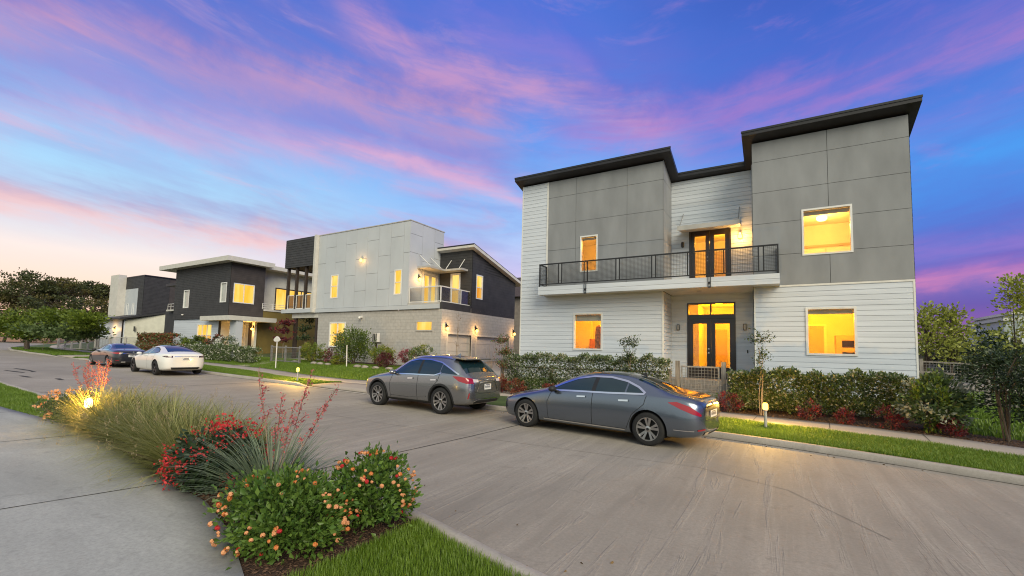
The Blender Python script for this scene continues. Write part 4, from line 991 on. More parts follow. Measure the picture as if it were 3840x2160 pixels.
def car(name, label, secs, spec, loc, ang, scale=1.0, group=None):
    root = thing(name, (0, 0, 0), label, 'car', group)
    # cage from half sections
    rows = []; e0 = list(secs[0]); e1 = list(secs[-1])
    def shrink(r, k, dx):
        zc = (r[1]+r[9])/2
        return [r[0]+dx] + [(zc + (v-zc)*k) if i in (0, 2, 4, 6, 8) else v*k for i, v in enumerate(r[1:])]
    xs_, kx_ = spec.get('tail', (9, 1)); cx_ = lambda r: [r[0] if r[0] < xs_ else xs_ + (r[0]-xs_)*kx_] + list(r[1:])
    secs = [cx_(list(r)) for r in secs]; e1 = cx_(e1)
    full = [shrink(e0, .82, -.012)] + [list(r) for r in secs] + [shrink(e1, .82, .012)]
    V = []
    for r in full:
        x, zb, ys, zm, ym, zbe, yb, zc, yc, zt = r
        half = [(ys*.8, zb), (ys, zb+.06), (ym, zm), (yb, zbe), (yc, zc), (yc*.58, zt-.006)]
        ring = [(0, zb)] + half + [(0, zt)] + [(-y, z) for y, z in half[::-1]]
        V.append([(x, y, z) for y, z in ring])
    n = len(V[0]); verts = [p for ring in V for p in ring]; faces = []
    for i in range(len(V)-1):
        for j in range(n):
            faces.append((i*n+j, i*n+(j+1) % n, (i+1)*n+(j+1) % n, (i+1)*n+j))
    faces.append(tuple(range(n))[::-1]); faces.append(tuple(range((len(V)-1)*n, len(V)*n)))
    me = bpy.data.meshes.new('cage'); me.from_pydata(verts, [], faces); me.update()
    bm = bmesh.new(); bm.from_mesh(me); bmesh.ops.recalc_face_normals(bm, faces=bm.faces)
    # crease the shoulder line a little so the sides keep a crisp edge
    cl = bm.edges.layers.float.new('crease_edge'); bm.verts.ensure_lookup_table()
    for i in range(len(V)-1):
        for j, cr in ((4, spec.get('crease', .35)), (n-4, spec.get('crease', .35)), (2, .3), (n-2, .3)):
            e = bm.edges.get((bm.verts[i*n+j], bm.verts[(i+1)*n+j]))
            if e: e[cl] = cr
    bm.to_mesh(me); bm.free()
    tmp = bpy.data.objects.new('tmp', me); COL.objects.link(tmp)
    ss = tmp.modifiers.new('s', 'SUBSURF'); ss.levels = 3; ss.render_levels = 3
    dg = bpy.context.evaluated_depsgraph_get(); smooth = bpy.data.meshes.new_from_object(tmp.evaluated_get(dg))
    bvh = BVHTree.FromPolygons([v.co.copy() for v in smooth.vertices], [tuple(p.vertices) for p in smooth.polygons])
    # wheel arches are cut out of the body
    tmp.modifiers.clear(); tmp.data = smooth; cutters = []
    R = spec['r']; RA = R + spec.get('arch', .055); W = spec['w']
    for ax in spec['axles']:
        for s in (-1, 1):
            c = MB(); c.lathe((ax, s*(W-.30), R), [(RA, 0), (RA, s*.6)], 40, 'y'); co = c.build('cut', M_CARBLACK, recalc=True); cutters.append(co)
            b = tmp.modifiers.new('b', 'BOOLEAN'); b.operation = 'DIFFERENCE'; b.object = co; b.solver = 'EXACT'
    dg = bpy.context.evaluated_depsgraph_get(); dg.update(); body = bpy.data.meshes.new_from_object(tmp.evaluated_get(dg)); body.name = 'body'
    bpy.data.objects.remove(tmp)
    for c in cutters: bpy.data.objects.remove(c)
    body.materials.clear(); body.materials.append(spec['paint']); body.materials.append(M_CARBLACK)
    for p in body.polygons:
        c = p.center; p.use_smooth = True; p.material_index = 0
        if any(math.hypot(c.x-ax, c.z-R) < RA*1.004 for ax in spec['axles']) and abs(c.y) < W-.012 and c.z < R+RA*1.01: p.material_index = 1; p.use_smooth = False
        elif c.z < spec.get('cladz', .0): p.material_index = 1
    try: body.set_sharp_from_angle(angle=rad(50))
    except Exception: pass
    link('body', body, root)
    # projected pieces
    B = dict(side=(Vector((0, 1, 0)), Vector((1, 0, 0))), rear=(Vector((-1, 0, 0)), Vector((0, 1, 0))), front=(Vector((1, 0, 0)), Vector((0, -1, 0))),
             corner=(Vector((-.7071, .7071, 0)), Vector((.7071, .7071, 0))), fcorner=(Vector((.7071, .7071, 0)), Vector((.7071, -.7071, 0))))
    def hit(proj, u, v, off, mir):
        if proj == 'top': o, d = Vector((u, v, 3)), Vector((0, 0, -1))
        else:
            d, ua = B[proj]; o = ua*u + Vector((0, 0, v)) - d*6
        h_, nrm, _, _ = bvh.ray_cast(o, d)
        if h_ is None:
            h_, nrm, _, _ = bvh.find_nearest(o + d*6)
        if nrm.dot(d) > 0: nrm = -nrm
        p = h_ + nrm*off
        return Vector((p.x, -p.y, p.z)) if mir else p
    def resample(pl, n):
        P = [Vector(p) for p in pl]; L = [0]
        for a, b in zip(P[:-1], P[1:]): L.append(L[-1] + (b-a).length)
        out = []
        for t in np.linspace(0, L[-1], n):
            k = min(max(0, int(np.searchsorted(L, t)) - 1), len(P)-2); f = (t-L[k])/max(1e-9, L[k+1]-L[k]); out.append(P[k].lerp(P[k+1], f))
        return out
    def patch(nm, proj, lo, hi, mat, off=.004, parent=None, nu=20, nv=7, both=False):
        res = None
        for mir in ((False, True) if both else (False,)):
            a = resample(lo, nu); b = resample(hi, nu); vs = []
            for p, q in zip(a, b):
                for t in np.linspace(0, 1, nv): c = p.lerp(q, t); vs.append(hit(proj, c.x, c.y, off, mir))
            fs = [(i*nv+j, (i+1)*nv+j, (i+1)*nv+j+1, i*nv+j+1) for i in range(nu-1) for j in range(nv-1)]
            m = MB(); m.add(vs, fs); o = m.build(nm, mat, parent or root, True); res = res or o
        return res
    def ribbon(nm, proj, pts, w, mat, off=.006, parent=None, both=False, closed=False, n=40):
        res = None
        for mir in ((False, True) if both else (False,)):
            P = resample(list(pts) + ([pts[0]] if closed else []), n); vs = []
            for i, p in enumerate(P):
                t = (P[min(i+1, n-1)] - P[max(i-1, 0)]); t = Vector((t.x, t.y)).normalized(); q = Vector((-t.y, t.x))*(w/2)
                for s in (-1, 1): vs.append(hit(proj, p.x + s*q.x, p.y + s*q.y, off, mir))
            m = MB(); m.add(vs, [(2*i, 2*i+2, 2*i+3, 2*i+1) for i in range(n-1)]); o = m.build(nm, mat, parent or root, True); res = res or o
        return res
    spec['detail'](root, patch, ribbon, hit)
    # wheels
    for ax in spec['axles']:
        for s in (-1, 1):
            yo = s*(W-.025); tw_ = .235; tr_ = R*.70
            m = MB(); prof = [(tr_, -tw_/2+.01), (R*.90, -tw_/2), (R*.975, -tw_/2+.02), (R, -tw_/2+.05), (R, tw_/2-.05), (R*.975, tw_/2-.02), (R*.90, tw_/2), (tr_, tw_/2-.01)]
            cx = Vector((ax, yo - s*tw_/2, R)); vs = []; N_ = 40
            for rr, hh in prof:
                for i in range(N_): t = 2*PI*i/N_; vs.append(cx + Vector((rr*math.cos(t), hh, rr*math.sin(t))))
            fs = [(j*N_+i, j*N_+(i+1) % N_, (j+1)*N_+(i+1) % N_, (j+1)*N_+i) for j in range(len(prof)-1) for i in range(N_)]
            m.add(vs, fs); wh = m.build('wheel', M_TYRE, root, True)
            m = MB(); m.lathe(cx, [(tr_+.004, s*(-tw_*.2)), (tr_+.004, s*(tw_/2-.10)), (.02, s*(tw_/2-.10)), (.01, s*(tw_/2-.10))], 32, 'y'); m.build('brake_disc', M_RIMBACK, wh)
            m = MB(); yf = s*(tw_/2-.018); rim = spec.get('rim', M_RIM)
            # rim lip ring
            ring = []
            for rr, hh in ((tr_+.006, yf+s*.006), (tr_*.93, yf+s*.004), (tr_*.90, yf-s*.03)):
                for i in range(N_): t = 2*PI*i/N_; ring.append(cx + Vector((rr*math.cos(t), hh, rr*math.sin(t))))
            m.add(ring, [(j*N_+i, j*N_+(i+1) % N_, (j+1)*N_+(i+1) % N_, (j+1)*N_+i) for j in range(2) for i in range(N_)])
            ns = spec.get('spokes', 5); gapw = spec.get('pair', .16); a0 = spec.get('rot', .3)
            for i in range(ns):
                for sg in ((-1, 1) if gapw else (0,)):
                    t0 = a0 + 2*PI*i/ns + sg*gapw; t1 = a0 + 2*PI*i/ns + sg*gapw*1.25; w0, w1 = spec.get('sw', (.016, .028))
                    for (ra, rb) in ((.05, tr_*.95),):
                        A = Vector((math.cos(t0), 0, math.sin(t0))); Bv = Vector((math.cos(t1), 0, math.sin(t1))); q0 = Vector((-A.z, 0, A.x)); q1 = Vector((-Bv.z, 0, Bv.x))
                        p = [cx + A*ra - q0*w0 + Vector((0, yf-s*.028, 0)), cx + A*ra + q0*w0 + Vector((0, yf-s*.028, 0)), cx + Bv*rb + q1*w1 + Vector((0, yf-s*.004, 0)), cx + Bv*rb - q1*w1 + Vector((0, yf-s*.004, 0))]
                        m.prism(p, (0, -s*.03, 0))
            m.lathe(cx, [(.062, yf-s*.05), (.062, yf-s*.02), (.03, yf-s*.012), (.005, yf-s*.012)], 16, 'y')
            ri = m.build('rim', rim, wh)
            m = MB(); m.lathe(cx, [(.030, yf-s*.0125), (.030, yf-s*.006), (.004, yf-s*.006)], 12, 'y'); m.build('hub_cap', M_CARBLACK if rim is M_RIM else M_RIM, ri)
    root.location = loc; root.rotation_euler = (0, 0, ang); root.scale = (scale,)*3
    return root
def plate(patch, hit, root, proj, y0, y1, z0, z1, parent=None):
    p = patch('number_plate', proj, [(y0, z0), (y1, z0)], [(y0, z1), (y1, z1)], M_PLATE, .012, parent, 6, 4)
    m = MB(); w = (y1-y0)
    for i in range(6):
        a = y0 + w*(.12 + .13*i); zc = (z0+z1)/2
        q = [hit(proj, a, zc-.03, .016, False), hit(proj, a+w*.08, zc-.03, .016, False), hit(proj, a+w*.08, zc+.028, .016, False), hit(proj, a, zc+.028, .016, False)]
        if i % 2: q = [q[0], q[1], q[2].lerp(q[1], .4), q[3]]
        m.quad(*q)
    m.quad(hit(proj, y0+w*.2, z1-.035, .016, False), hit(proj, y1-w*.2, z1-.035, .016, False), hit(proj, y1-w*.2, z1-.015, .016, False), hit(proj, y0+w*.2, z1-.015, .016, False))
    o = m.build('plate_lettering', M_PLATEMARK, p)
def mirrors(root, x, z, y, mat, half=None):
    for s in (-1, 1):
        m = MB(); m.lathe((x, s*(y+.10), z), [(.01, -.10), (.05, -.085), (.075, -.03), (.075, .05), (.055, .10), (.0, .11)], 12, 'y' )
        m.v = [((p[0]-x)*1.15+x - (.05 if True else 0), p[1], (p[2]-z)*.95+z) for p in m.v]
        mr = m.build('wing_mirror', mat, root, True)
        m = MB(); m.box(x-.05, x+.02, s*(y-.08), s*(y+.02), z-.06, z-.03); m.build('mirror_arm', M_CARBLACK, mr)
def handle(patch, ribbon, root, xs, z, mat):
    for x in xs:
        ribbon('door_handle', 'side', [(x, z), (x+.22, z+.012)], .035, mat, .028, both=True, n=8)
SEDAN = [(0.00,.24,.45,.42,.52,.58,.50,.64,.38,.66),(.06,.20,.66,.42,.72,.62,.70,.70,.54,.72),(.30,.18,.80,.45,.88,.70,.84,.80,.62,.82),(.80,.17,.86,.50,.94,.80,.90,.90,.66,.92),
 (1.12,.17,.88,.52,.945,.87,.90,.95,.68,.97),(1.40,.17,.88,.52,.945,.93,.90,1.00,.72,1.02),(1.82,.17,.88,.54,.945,.95,.90,1.19,.665,1.225),(2.27,.17,.88,.55,.945,.96,.90,1.355,.60,1.41),
 (2.78,.17,.88,.56,.945,.975,.905,1.41,.575,1.475),(3.26,.17,.88,.57,.945,.99,.905,1.40,.57,1.468),(3.68,.17,.88,.58,.95,1.00,.905,1.335,.575,1.40),(4.05,.18,.88,.59,.95,1.01,.895,1.22,.60,1.275),
 (4.42,.19,.87,.60,.945,1.01,.88,1.11,.66,1.135),(4.74,.20,.86,.60,.93,.995,.855,1.075,.66,1.095),(4.95,.22,.84,.60,.90,.97,.82,1.045,.66,1.06),(5.15,.26,.74,.58,.80,.90,.73,.99,.60,1.02),(5.24,.32,.58,.56,.63,.82,.58,.92,.50,.95)]
def sedan_detail(chrome, tail, tailshape, black=False):
    def f(root, patch, ribbon, hit):
        dlo_lo = [(1.56, .975), (2.3, 1.0), (3.1, 1.02), (4.0, 1.055)]
        top = [(1.56, .98), (1.9, 1.145), (2.27, 1.285), (2.66, 1.35), (3.1, 1.355), (3.5, 1.29), (3.8, 1.18), (4.0, 1.06)]
        def lo(x): return float(np.interp(x, [p[0] for p in dlo_lo], [p[1] for p in dlo_lo]))
        def up(x): return float(np.interp(x, [p[0] for p in top], [p[1] for p in top]))
        for a, b in ((1.60, 2.72), (2.82, 3.52), (3.56, 3.97)):
            xs = np.linspace(a, b, 14); patch('side_window', 'side', [(x, lo(x)) for x in xs], [(x, up(x)) for x in xs], M_CARGLASS, .003, both=True)
        xs = np.linspace(2.72, 2.82, 4); patch('door_pillar', 'side', [(x, lo(x)) for x in xs], [(x, up(x)) for x in xs], M_CARBLACK, .004, nu=4, both=True)
        ribbon('window_trim', 'side', dlo_lo + top[::-1], .036, chrome, .008, both=True, closed=True, n=70)
        ribbon('door_seam', 'side', [(1.66, .95), (1.55, .7), (1.58, .3)], .010, M_SEAM, .003, both=True)
        ribbon('door_seam', 'side', [(2.77, 1.0), (2.76, .7), (2.76, .27)], .012, M_SEAM, .003, both=True)
        ribbon('door_seam', 'side', [(4.02, 1.03), (3.98, .85), (3.72, .62), (3.58, .3)], .012, M_SEAM, .003, both=True)
        ribbon('sill_trim', 'side', [(1.45, .285), (3.55, .275)], .024, chrome, .012, both=True)
        patch('windscreen', 'top', [(1.47, -.70), (1.47, .70)], [(2.19, -.53), (2.19, .53)], M_CARGLASS, .003)
        patch('rear_window', 'top', [(3.70, -.50), (3.70, .50)], [(4.36, -.60), (4.36, .60)], M_CARGLASS, .003)
        patch('sunroof', 'top', [(2.42, -.45), (2.42, .45)], [(3.42, -.45), (3.42, .45)], M_CARGLASS, .002)
        handle(patch, ribbon, root, (2.38, 3.42), .885, chrome if not black else M_CARBLACK)
        t = patch('tail_light', 'corner', tailshape[0], tailshape[1], tail, .006, both=True)
        patch('headlight', 'fcorner', [(-.48, .60), (-.25, .62), (.02, .72)], [(-.48, .66), (-.25, .76), (.02, .775)], M_HEADL, .005, both=True)
        patch('grille', 'front', [(-.38, .36), (.38, .36)], [(-.30, .62), (.30, .62)], M_CARBLACK, .006)
        ribbon('boot_trim', 'rear', [(-.50, .855), (0, .875), (.50, .855)], .026, chrome, .01)
        ribbon('boot_seam', 'rear', [(-.62, .93), (-.55, .60), (-.3, .585), (.3, .585), (.55, .60), (.62, .93)], .010, M_SEAM, .003)
        plate(patch, hit, root, 'rear', -.24, .24, .64, .78)
        ribbon('bumper_trim', 'corner', [(2.62, .40), (2.95, .40)], .018, chrome, .01, both=True)
        patch('reflector', 'corner', [(3.02, .40), (3.22, .415)], [(3.02, .43), (3.22, .445)], M_TAILRED, .008, both=True)
        patch('exhaust', 'rear', [(-.56, .30), (-.36, .30)], [(-.56, .37), (-.36, .37)], chrome, .012, both=True)
        patch('lower_bumper', 'rear', [(-.50, .27), (.50, .27)], [(-.55, .33), (.55, .33)], M_CARBLACK, .006)
        m = MB(); p = hit('rear', 0, .93, .01, False); m.lathe(p, [(.045, -.004), (.045, .006), (.034, .006), (.034, -.003)], 16, 'x'); m.build('badge', M_CARCHROME, root)
        mirrors(root, 1.80, 1.02, .90, M_CARBLACK if not black else M_CARBLACK)
        m = MB(); m.add([(3.55, -.02, 1.43), (3.71, -.02, 1.38), (3.71, .02, 1.38), (3.55, .02, 1.43), (3.69, 0, 1.48)], [(0, 1, 4), (1, 2, 4), (2, 3, 4), (3, 0, 4)]); m.build('antenna_fin', M_CARBLACK, root)
    return f
S_SHAPE = ([(2.55, .925), (2.72, .82), (2.91, .735), (3.09, .685)], [(2.55, .935), (2.68, .955), (2.88, .88), (3.12, .72)])
P_GREY = paint('grey_metallic_paint', (.155, .180, .22), .85, .27); P_BRONZE = paint('warm_grey_metallic_paint', (.27, .275, .285), .85, .26); P_WHITE = paint('pearl_white_paint', (.74, .73, .68), .0, .3); P_BLACK = paint('black_paint', (.010, .010, .012), .0, .30)
car('parked_car', 'grey metallic saloon car parked at the kerb before the front gate', SEDAN,
    dict(tail=(4.35, .86), r=.345, axles=(.90, 4.06), w=.945, paint=P_GREY, spokes=5, pair=.17, detail=sedan_detail(M_CARCHROME, M_TAILRED, S_SHAPE)),
    (0, 0, 0), 0)
CAR1 = bpy.context.scene.objects['parked_car']
def put(o, nearmid, ang, xmid, w, scale, z):
    X = Vector((math.cos(ang), math.sin(ang), 0)); Y = Vector((-math.sin(ang), math.cos(ang), 0))
    p = Vector((nearmid[0], nearmid[1], z)) - X*(xmid*scale) + Y*(w*scale)
    o.location = p; o.rotation_euler = (0, 0, ang); o.scale = (scale,)*3
put(CAR1, (-3.86, 9.605), rad(-7.6), 2.48, .92, .985, -.002)
SUV = [(0.00,.30,.45,.50,.52,.72,.50,.80,.36,.82),(.08,.26,.68,.50,.74,.76,.70,.88,.50,.90),(.35,.24,.80,.55,.88,.86,.84,.97,.60,.99),(.85,.23,.86,.60,.94,.96,.90,1.05,.68,1.07),
 (1.25,.23,.87,.62,.945,1.01,.90,1.10,.72,1.12),(1.55,.23,.87,.63,.945,1.03,.90,1.22,.69,1.26),(1.95,.23,.87,.65,.945,1.07,.90,1.47,.68,1.54),(2.40,.23,.87,.66,.945,1.09,.90,1.61,.68,1.69),
 (3.00,.23,.87,.67,.945,1.11,.90,1.64,.67,1.725),(3.60,.24,.87,.69,.945,1.14,.90,1.62,.66,1.715),(4.10,.26,.87,.71,.945,1.17,.895,1.56,.67,1.655),(4.36,.28,.87,.73,.94,1.18,.88,1.38,.70,1.44),
 (4.64,.30,.84,.74,.90,1.13,.83,1.17,.70,1.195),(4.80,.34,.77,.72,.83,1.03,.77,1.09,.64,1.11),(4.88,.40,.60,.68,.66,.92,.60,1.00,.50,1.02)]
def suv_detail(root, patch, ribbon, hit):
    lo_ = [(1.62, 1.075), (2.4, 1.10), (3.48, 1.115), (3.74, 1.19), (4.2, 1.17), (4.40, 1.16)]
    up_ = [(1.62, 1.08), (1.9, 1.30), (2.2, 1.48), (2.6, 1.56), (3.1, 1.56), (3.6, 1.49), (4.02, 1.33), (4.40, 1.17)]
    lo = lambda x: float(np.interp(x, [p[0] for p in lo_], [p[1] for p in lo_])); up = lambda x: float(np.interp(x, [p[0] for p in up_], [p[1] for p in up_]))
    for a, b in ((1.68, 2.76), (2.86, 3.66), (3.69, 4.34)):
        xs = np.linspace(a, b, 14); patch('side_window', 'side', [(x, lo(x)) for x in xs], [(x, max(up(x), lo(x)+.005)) for x in xs], M_CARGLASS, .003, both=True)
    xs = np.linspace(2.76, 2.86, 4); patch('door_pillar', 'side', [(x, lo(x)) for x in xs], [(x, up(x)) for x in xs], M_CARBLACK, .004, nu=4, both=True)
    ribbon('window_trim', 'side', up_, .032, M_CARCHROME, .008, both=True); ribbon('window_trim', 'side', lo_[:4], .028, M_CARCHROME, .008, both=True)
    ribbon('door_seam', 'side', [(1.66, 1.05), (1.55, .8), (1.58, .36)], .010, M_SEAM, .003, both=True); ribbon('door_seam', 'side', [(2.81, 1.1), (2.78, .8), (2.78, .34)], .012, M_SEAM, .003, both=True); ribbon('door_seam', 'side', [(3.70, 1.17), (3.62, .95), (3.34, .7), (3.28, .36)], .012, M_SEAM, .003, both=True)
    patch('sill_cladding', 'side', [(1.42, .25), (3.28, .25)], [(1.42, .33), (3.28, .33)], M_CARBLACK, .008, nv=3, both=True)
    ribbon('sill_trim', 'side', [(1.5, .40), (2.4, .39), (3.15, .47)], .02, P_BRONZE, .014, both=True)
    for ax in (.95, 3.74):
        t = np.linspace(rad(-8), rad(188), 40); ribbon('wheel_arch_trim', 'side', [(ax + .475*math.cos(a), .385 + .475*math.sin(a)) for a in t], .055, M_CARBLACK, .006, both=True, n=40)
    patch('windscreen', 'top', [(1.32, -.68), (1.32, .68)], [(2.10, -.54), (2.10, .54)], M_CARGLASS, .003)
    patch('rear_window', 'top', [(4.15, -.60), (4.15, .60)], [(4.52, -.68), (4.52, .68)], M_CARGLASS, .004)
    patch('roof_rail', 'top', [(2.2, -.585), (3.9, -.575)], [(2.2, -.555), (3.9, -.545)], M_CARCHROME, .03, nv=3, both=True)
    m = MB(); m.prism([(3.95, -.66, 1.625), (4.42, -.60, 1.585), (4.42, .60, 1.585), (3.95, .66, 1.625)], (0, 0, .035)); m.build('roof_spoiler', P_BRONZE, root)
    handle(patch, ribbon, root, (2.38, 3.36), .97, M_CARCHROME)
    t = patch('tail_light', 'corner', [(2.34, 1.11), (2.50, .985), (2.72, .925), (2.92, .93)], [(2.34, 1.12), (2.50, 1.12), (2.72, 1.09), (2.92, 1.06)], M_TAILRED, .006, both=True)
    patch('tail_light_lens', 'rear', [(-.62, .955), (-.42, .965)], [(-.62, 1.05), (-.42, 1.03)], M_TAILCLEAR, .010, parent=None, both=True)
    patch('headlight', 'fcorner', [(-.48, .74), (-.25, .78), (.0, .90)], [(-.48, .80), (-.25, .90), (.0, .93)], M_HEADL, .005, both=True)
    patch('grille', 'front', [(-.40, .40), (.40, .40)], [(-.28, .80), (.28, .80)], M_CARBLACK, .006)
    ribbon('tailgate_trim', 'rear', [(-.48, .70), (-.36, .95), (.0, .965), (.36, .95), (.48, .70)], .026, M_CARCHROME, .012)
    ribbon('tailgate_seam', 'rear', [(-.62, 1.0), (-.56, .68), (-.3, .64), (.3, .64), (.56, .68), (.62, 1.0)], .010, M_SEAM, .003)
    plate(patch, hit, root, 'rear', -.16, .16, .74, .90)
    patch('reflector', 'corner', [(2.75, .50), (2.78, .50)], [(2.79, .66), (2.82, .66)], M_TAILRED, .008, both=True)
    patch('lower_bumper', 'rear', [(-.55, .36), (.55, .36)], [(-.60, .44), (.60, .44)], M_CARBLACK, .006)
    ribbon('bumper_trim', 'rear', [(-.60, .42), (-.42, .475), (.42, .475), (.60, .42)], .024, M_CARCHROME, .012)
    p = hit('rear', 0, 1.03, .01, False); m = MB(); m.lathe(p, [(.05, -.004), (.05, .006), (.036, .006), (.036, -.003)], 16, 'x'); m.build('badge', M_CARCHROME, root)
    mirrors(root, 1.80, 1.13, .90, P_BRONZE)
    m = MB(); m.add([(3.55, -.02, 1.69), (3.72, -.02, 1.68), (3.72, .02, 1.68), (3.55, .02, 1.69), (3.70, 0, 1.775)], [(0, 1, 4), (1, 2, 4), (2, 3, 4), (3, 0, 4)]); m.build('antenna_fin', P_BRONZE, root)
CAR2 = car('parked_car', 'warm grey metallic SUV with a dark rear window parked by the driveway mouth', SUV,
    dict(tail=(4.1, .85), crease=.6, r=.385, arch=.06, axles=(.95, 3.74), w=.945, paint=P_BRONZE, spokes=5, pair=.19, rot=.95, cladz=.30, detail=suv_detail), (0, 0, 0), 0)
put(CAR2, (-9.74, 10.16), rad(-3.85), 2.345, .92, .99, .002)
FAST = [(0,.25,.45,.42,.52,.58,.50,.64,.38,.66),(.07,.2,.68,.42,.74,.62,.72,.72,.54,.74),(.35,.17,.82,.46,.90,.72,.86,.83,.62,.85),(.85,.16,.88,.52,.965,.82,.91,.92,.66,.94),(1.30,.16,.89,.54,.97,.88,.91,.98,.70,1.00),
 (1.65,.16,.89,.55,.97,.92,.91,1.07,.70,1.10),(2.1,.16,.89,.56,.97,.94,.91,1.27,.62,1.325),(2.6,.16,.89,.57,.97,.96,.91,1.38,.57,1.44),(3.1,.16,.89,.58,.97,.98,.91,1.375,.56,1.438),(3.6,.16,.90,.60,.98,1.00,.915,1.31,.57,1.375),
 (4.1,.18,.90,.62,.98,1.03,.90,1.20,.61,1.25),(4.5,.20,.87,.63,.95,1.02,.86,1.095,.66,1.125),(4.78,.24,.80,.62,.87,.99,.79,1.03,.66,1.05),(4.90,.28,.70,.60,.76,.93,.70,.985,.60,1.01),(4.965,.34,.56,.58,.62,.82,.56,.92,.48,.94)]
def fast_detail(root, patch, ribbon, hit):
    lo_ = [(1.85, .97), (2.7, 1.0), (3.6, 1.03), (3.95, 1.07)]; up_ = [(1.85, .975), (2.15, 1.15), (2.5, 1.27), (2.85, 1.315), (3.25, 1.29), (3.6, 1.21), (3.95, 1.075)]
    lo = lambda x: float(np.interp(x, [p[0] for p in lo_], [p[1] for p in lo_])); up = lambda x: float(np.interp(x, [p[0] for p in up_], [p[1] for p in up_]))
    for a, b in ((1.9, 2.80), (2.86, 3.92)):
        xs = np.linspace(a, b, 14); patch('side_window', 'side', [(x, lo(x)) for x in xs], [(x, up(x)) for x in xs], M_CARGLASS, .003, both=True)
    ribbon('window_trim', 'side', lo_ + up_[::-1], .022, M_CARBLACK, .006, both=True, closed=True, n=70)
    ribbon('door_seam', 'side', [(2.84, 1.0), (2.8, .7), (2.8, .27)], .011, M_SEAM, .003, both=True); ribbon('door_seam', 'side', [(3.75, 1.02), (3.62, .8), (3.45, .5), (3.4, .27)], .011, M_SEAM, .003, both=True)
    patch('windscreen', 'top', [(1.62, -.68), (1.62, .68)], [(2.35, -.52), (2.35, .52)], M_CARGLASS, .003)
    patch('glass_roof', 'top', [(2.4, -.50), (2.4, .50)], [(3.45, -.48), (3.45, .48)], M_CARGLASS, .003)
    patch('rear_window', 'top', [(3.48, -.47), (3.48, .47)], [(4.42, -.62), (4.42, .62)], M_CARGLASS, .003)
    handle(patch, ribbon, root, (2.45, 3.35), .88, P_WHITE)
    patch('tail_light', 'corner', [(2.58, .90), (2.8, .845), (3.03, .84)], [(2.58, .91), (2.78, .935), (3.03, .93)], M_TAILDARK, .006, both=True)
    ribbon('tail_light_strip', 'corner', [(2.74, .87), (3.0, .865)], .022, M_TAILCLEAR, .010, both=True)
    ribbon('tailgate_trim', 'rear', [(-.48, .895), (.48, .895)], .018, M_CARCHROME, .008)
    plate(patch, hit, root, 'rear', -.16, .16, .70, .83)
    patch('lower_bumper', 'rear', [(-.54, .28), (.54, .28)], [(-.60, .385), (.60, .385)], M_CARBLACK, .006)
    patch('headlight', 'fcorner', [(-.48, .60), (.0, .70)], [(-.48, .66), (.0, .75)], M_HEADL, .005, both=True)
    mirrors(root, 2.02, .99, .92, P_WHITE)
CAR3 = car('parked_car', 'white fastback car with a dark glass roof parked behind the black car', FAST,
    dict(tail=(3.9, .88), r=.35, axles=(.93, 3.89), w=.975, paint=P_WHITE, rim=M_RIMDARK, spokes=5, pair=.0, sw=(.03, .07), detail=fast_detail), (0, 0, 0), 0)
put(CAR3, (-26.98, 9.72), rad(-3.6), 2.41, .95, 1.0, float(g(-26.8)))
D_SHAPE = ([(2.50, .90), (2.8, .84), (3.05, .82), (3.25, .82)], [(2.50, .91), (2.8, .935), (3.05, .91), (3.25, .90)])
CAR4 = car('parked_car', 'black saloon car with red tail lights parked ahead of the white car', SEDAN,
    dict(r=.345, axles=(.90, 4.06), w=.945, paint=P_BLACK, rim=M_RIM, spokes=10, pair=.0, detail=sedan_detail(M_CARCHROME, M_TAILRED, D_SHAPE, True)), (0, 0, 0), 0)
put(CAR4, (-34.2, 10.15), rad(-2.5), 2.48, .92, .93, float(g(-33.6)))
for c in (CAR1, CAR2, CAR3, CAR4): c['group'] = 'cars parked along the kerb'
# ------------------------------------------------------------------ plants
def leafmat(name, c, c2, rough=.5, tr=.25): return pm(name, c, rough, 0, .2, 2.0, col2=c2, island=.75, trans=tr)
L_HEDGE = leafmat('hedge_leaf', (.045, .085, .025), (.15, .205, .065))
L_PALE = leafmat('pale_leaf_edge', (.22, .25, .15), (.50, .50, .40), .6)
L_DARK = leafmat('dark_leaf', (.012, .028, .012), (.05, .085, .03))
L_BRIGHT = leafmat('bright_leaf', (.06, .11, .012), (.20, .27, .03))
L_YELLOW = leafmat('yellow_green_leaf', (.14, .18, .02), (.33, .33, .04))
L_RED = leafmat('red_leaf', (.10, .010, .012), (.30, .025, .03))
L_MAROON = leafmat('maroon_leaf', (.05, .012, .016), (.16, .03, .04))
L_PINK = leafmat('pink_leaf', (.20, .05, .07), (.42, .12, .15))
L_RUST = leafmat('rusty_leaf', (.12, .035, .015), (.34, .11, .05))
L_TREE = leafmat('tree_leaf', (.030, .048, .012), (.115, .125, .036))
L_TREE2 = leafmat('tree_leaf_olive', (.075, .078, .018), (.21, .18, .055))
L_TREEB = leafmat('tree_leaf_bright', (.06, .105, .010), (.20, .26, .025))
L_SLIM = leafmat('young_tree_leaf', (.19, .23, .03), (.42, .44, .09))
L_LANT = leafmat('lantana_leaf', (.045, .11, .018), (.17, .27, .045), .42)
L_GRASSY = leafmat('ornamental_grass_blade', (.10, .14, .025), (.46, .43, .15), .5, .3)
L_PLUME = leafmat('dry_seed_head', (.34, .27, .14), (.58, .46, .28), .7)
L_YUCCA = leafmat('blue_green_blade', (.10, .15, .085), (.30, .36, .21), .45)
L_LAWN = leafmat('lawn_blade', (.085, .165, .012), (.22, .33, .035), .5, .3)
L_FLORA = leafmat('orange_flower', (.62, .16, .03), (.85, .38, .12), .6)
L_FLORP = leafmat('peach_flower', (.78, .32, .12), (.85, .50, .26), .6)
L_FLORR = leafmat('red_flower', (.42, .010, .014), (.72, .05, .05), .6)
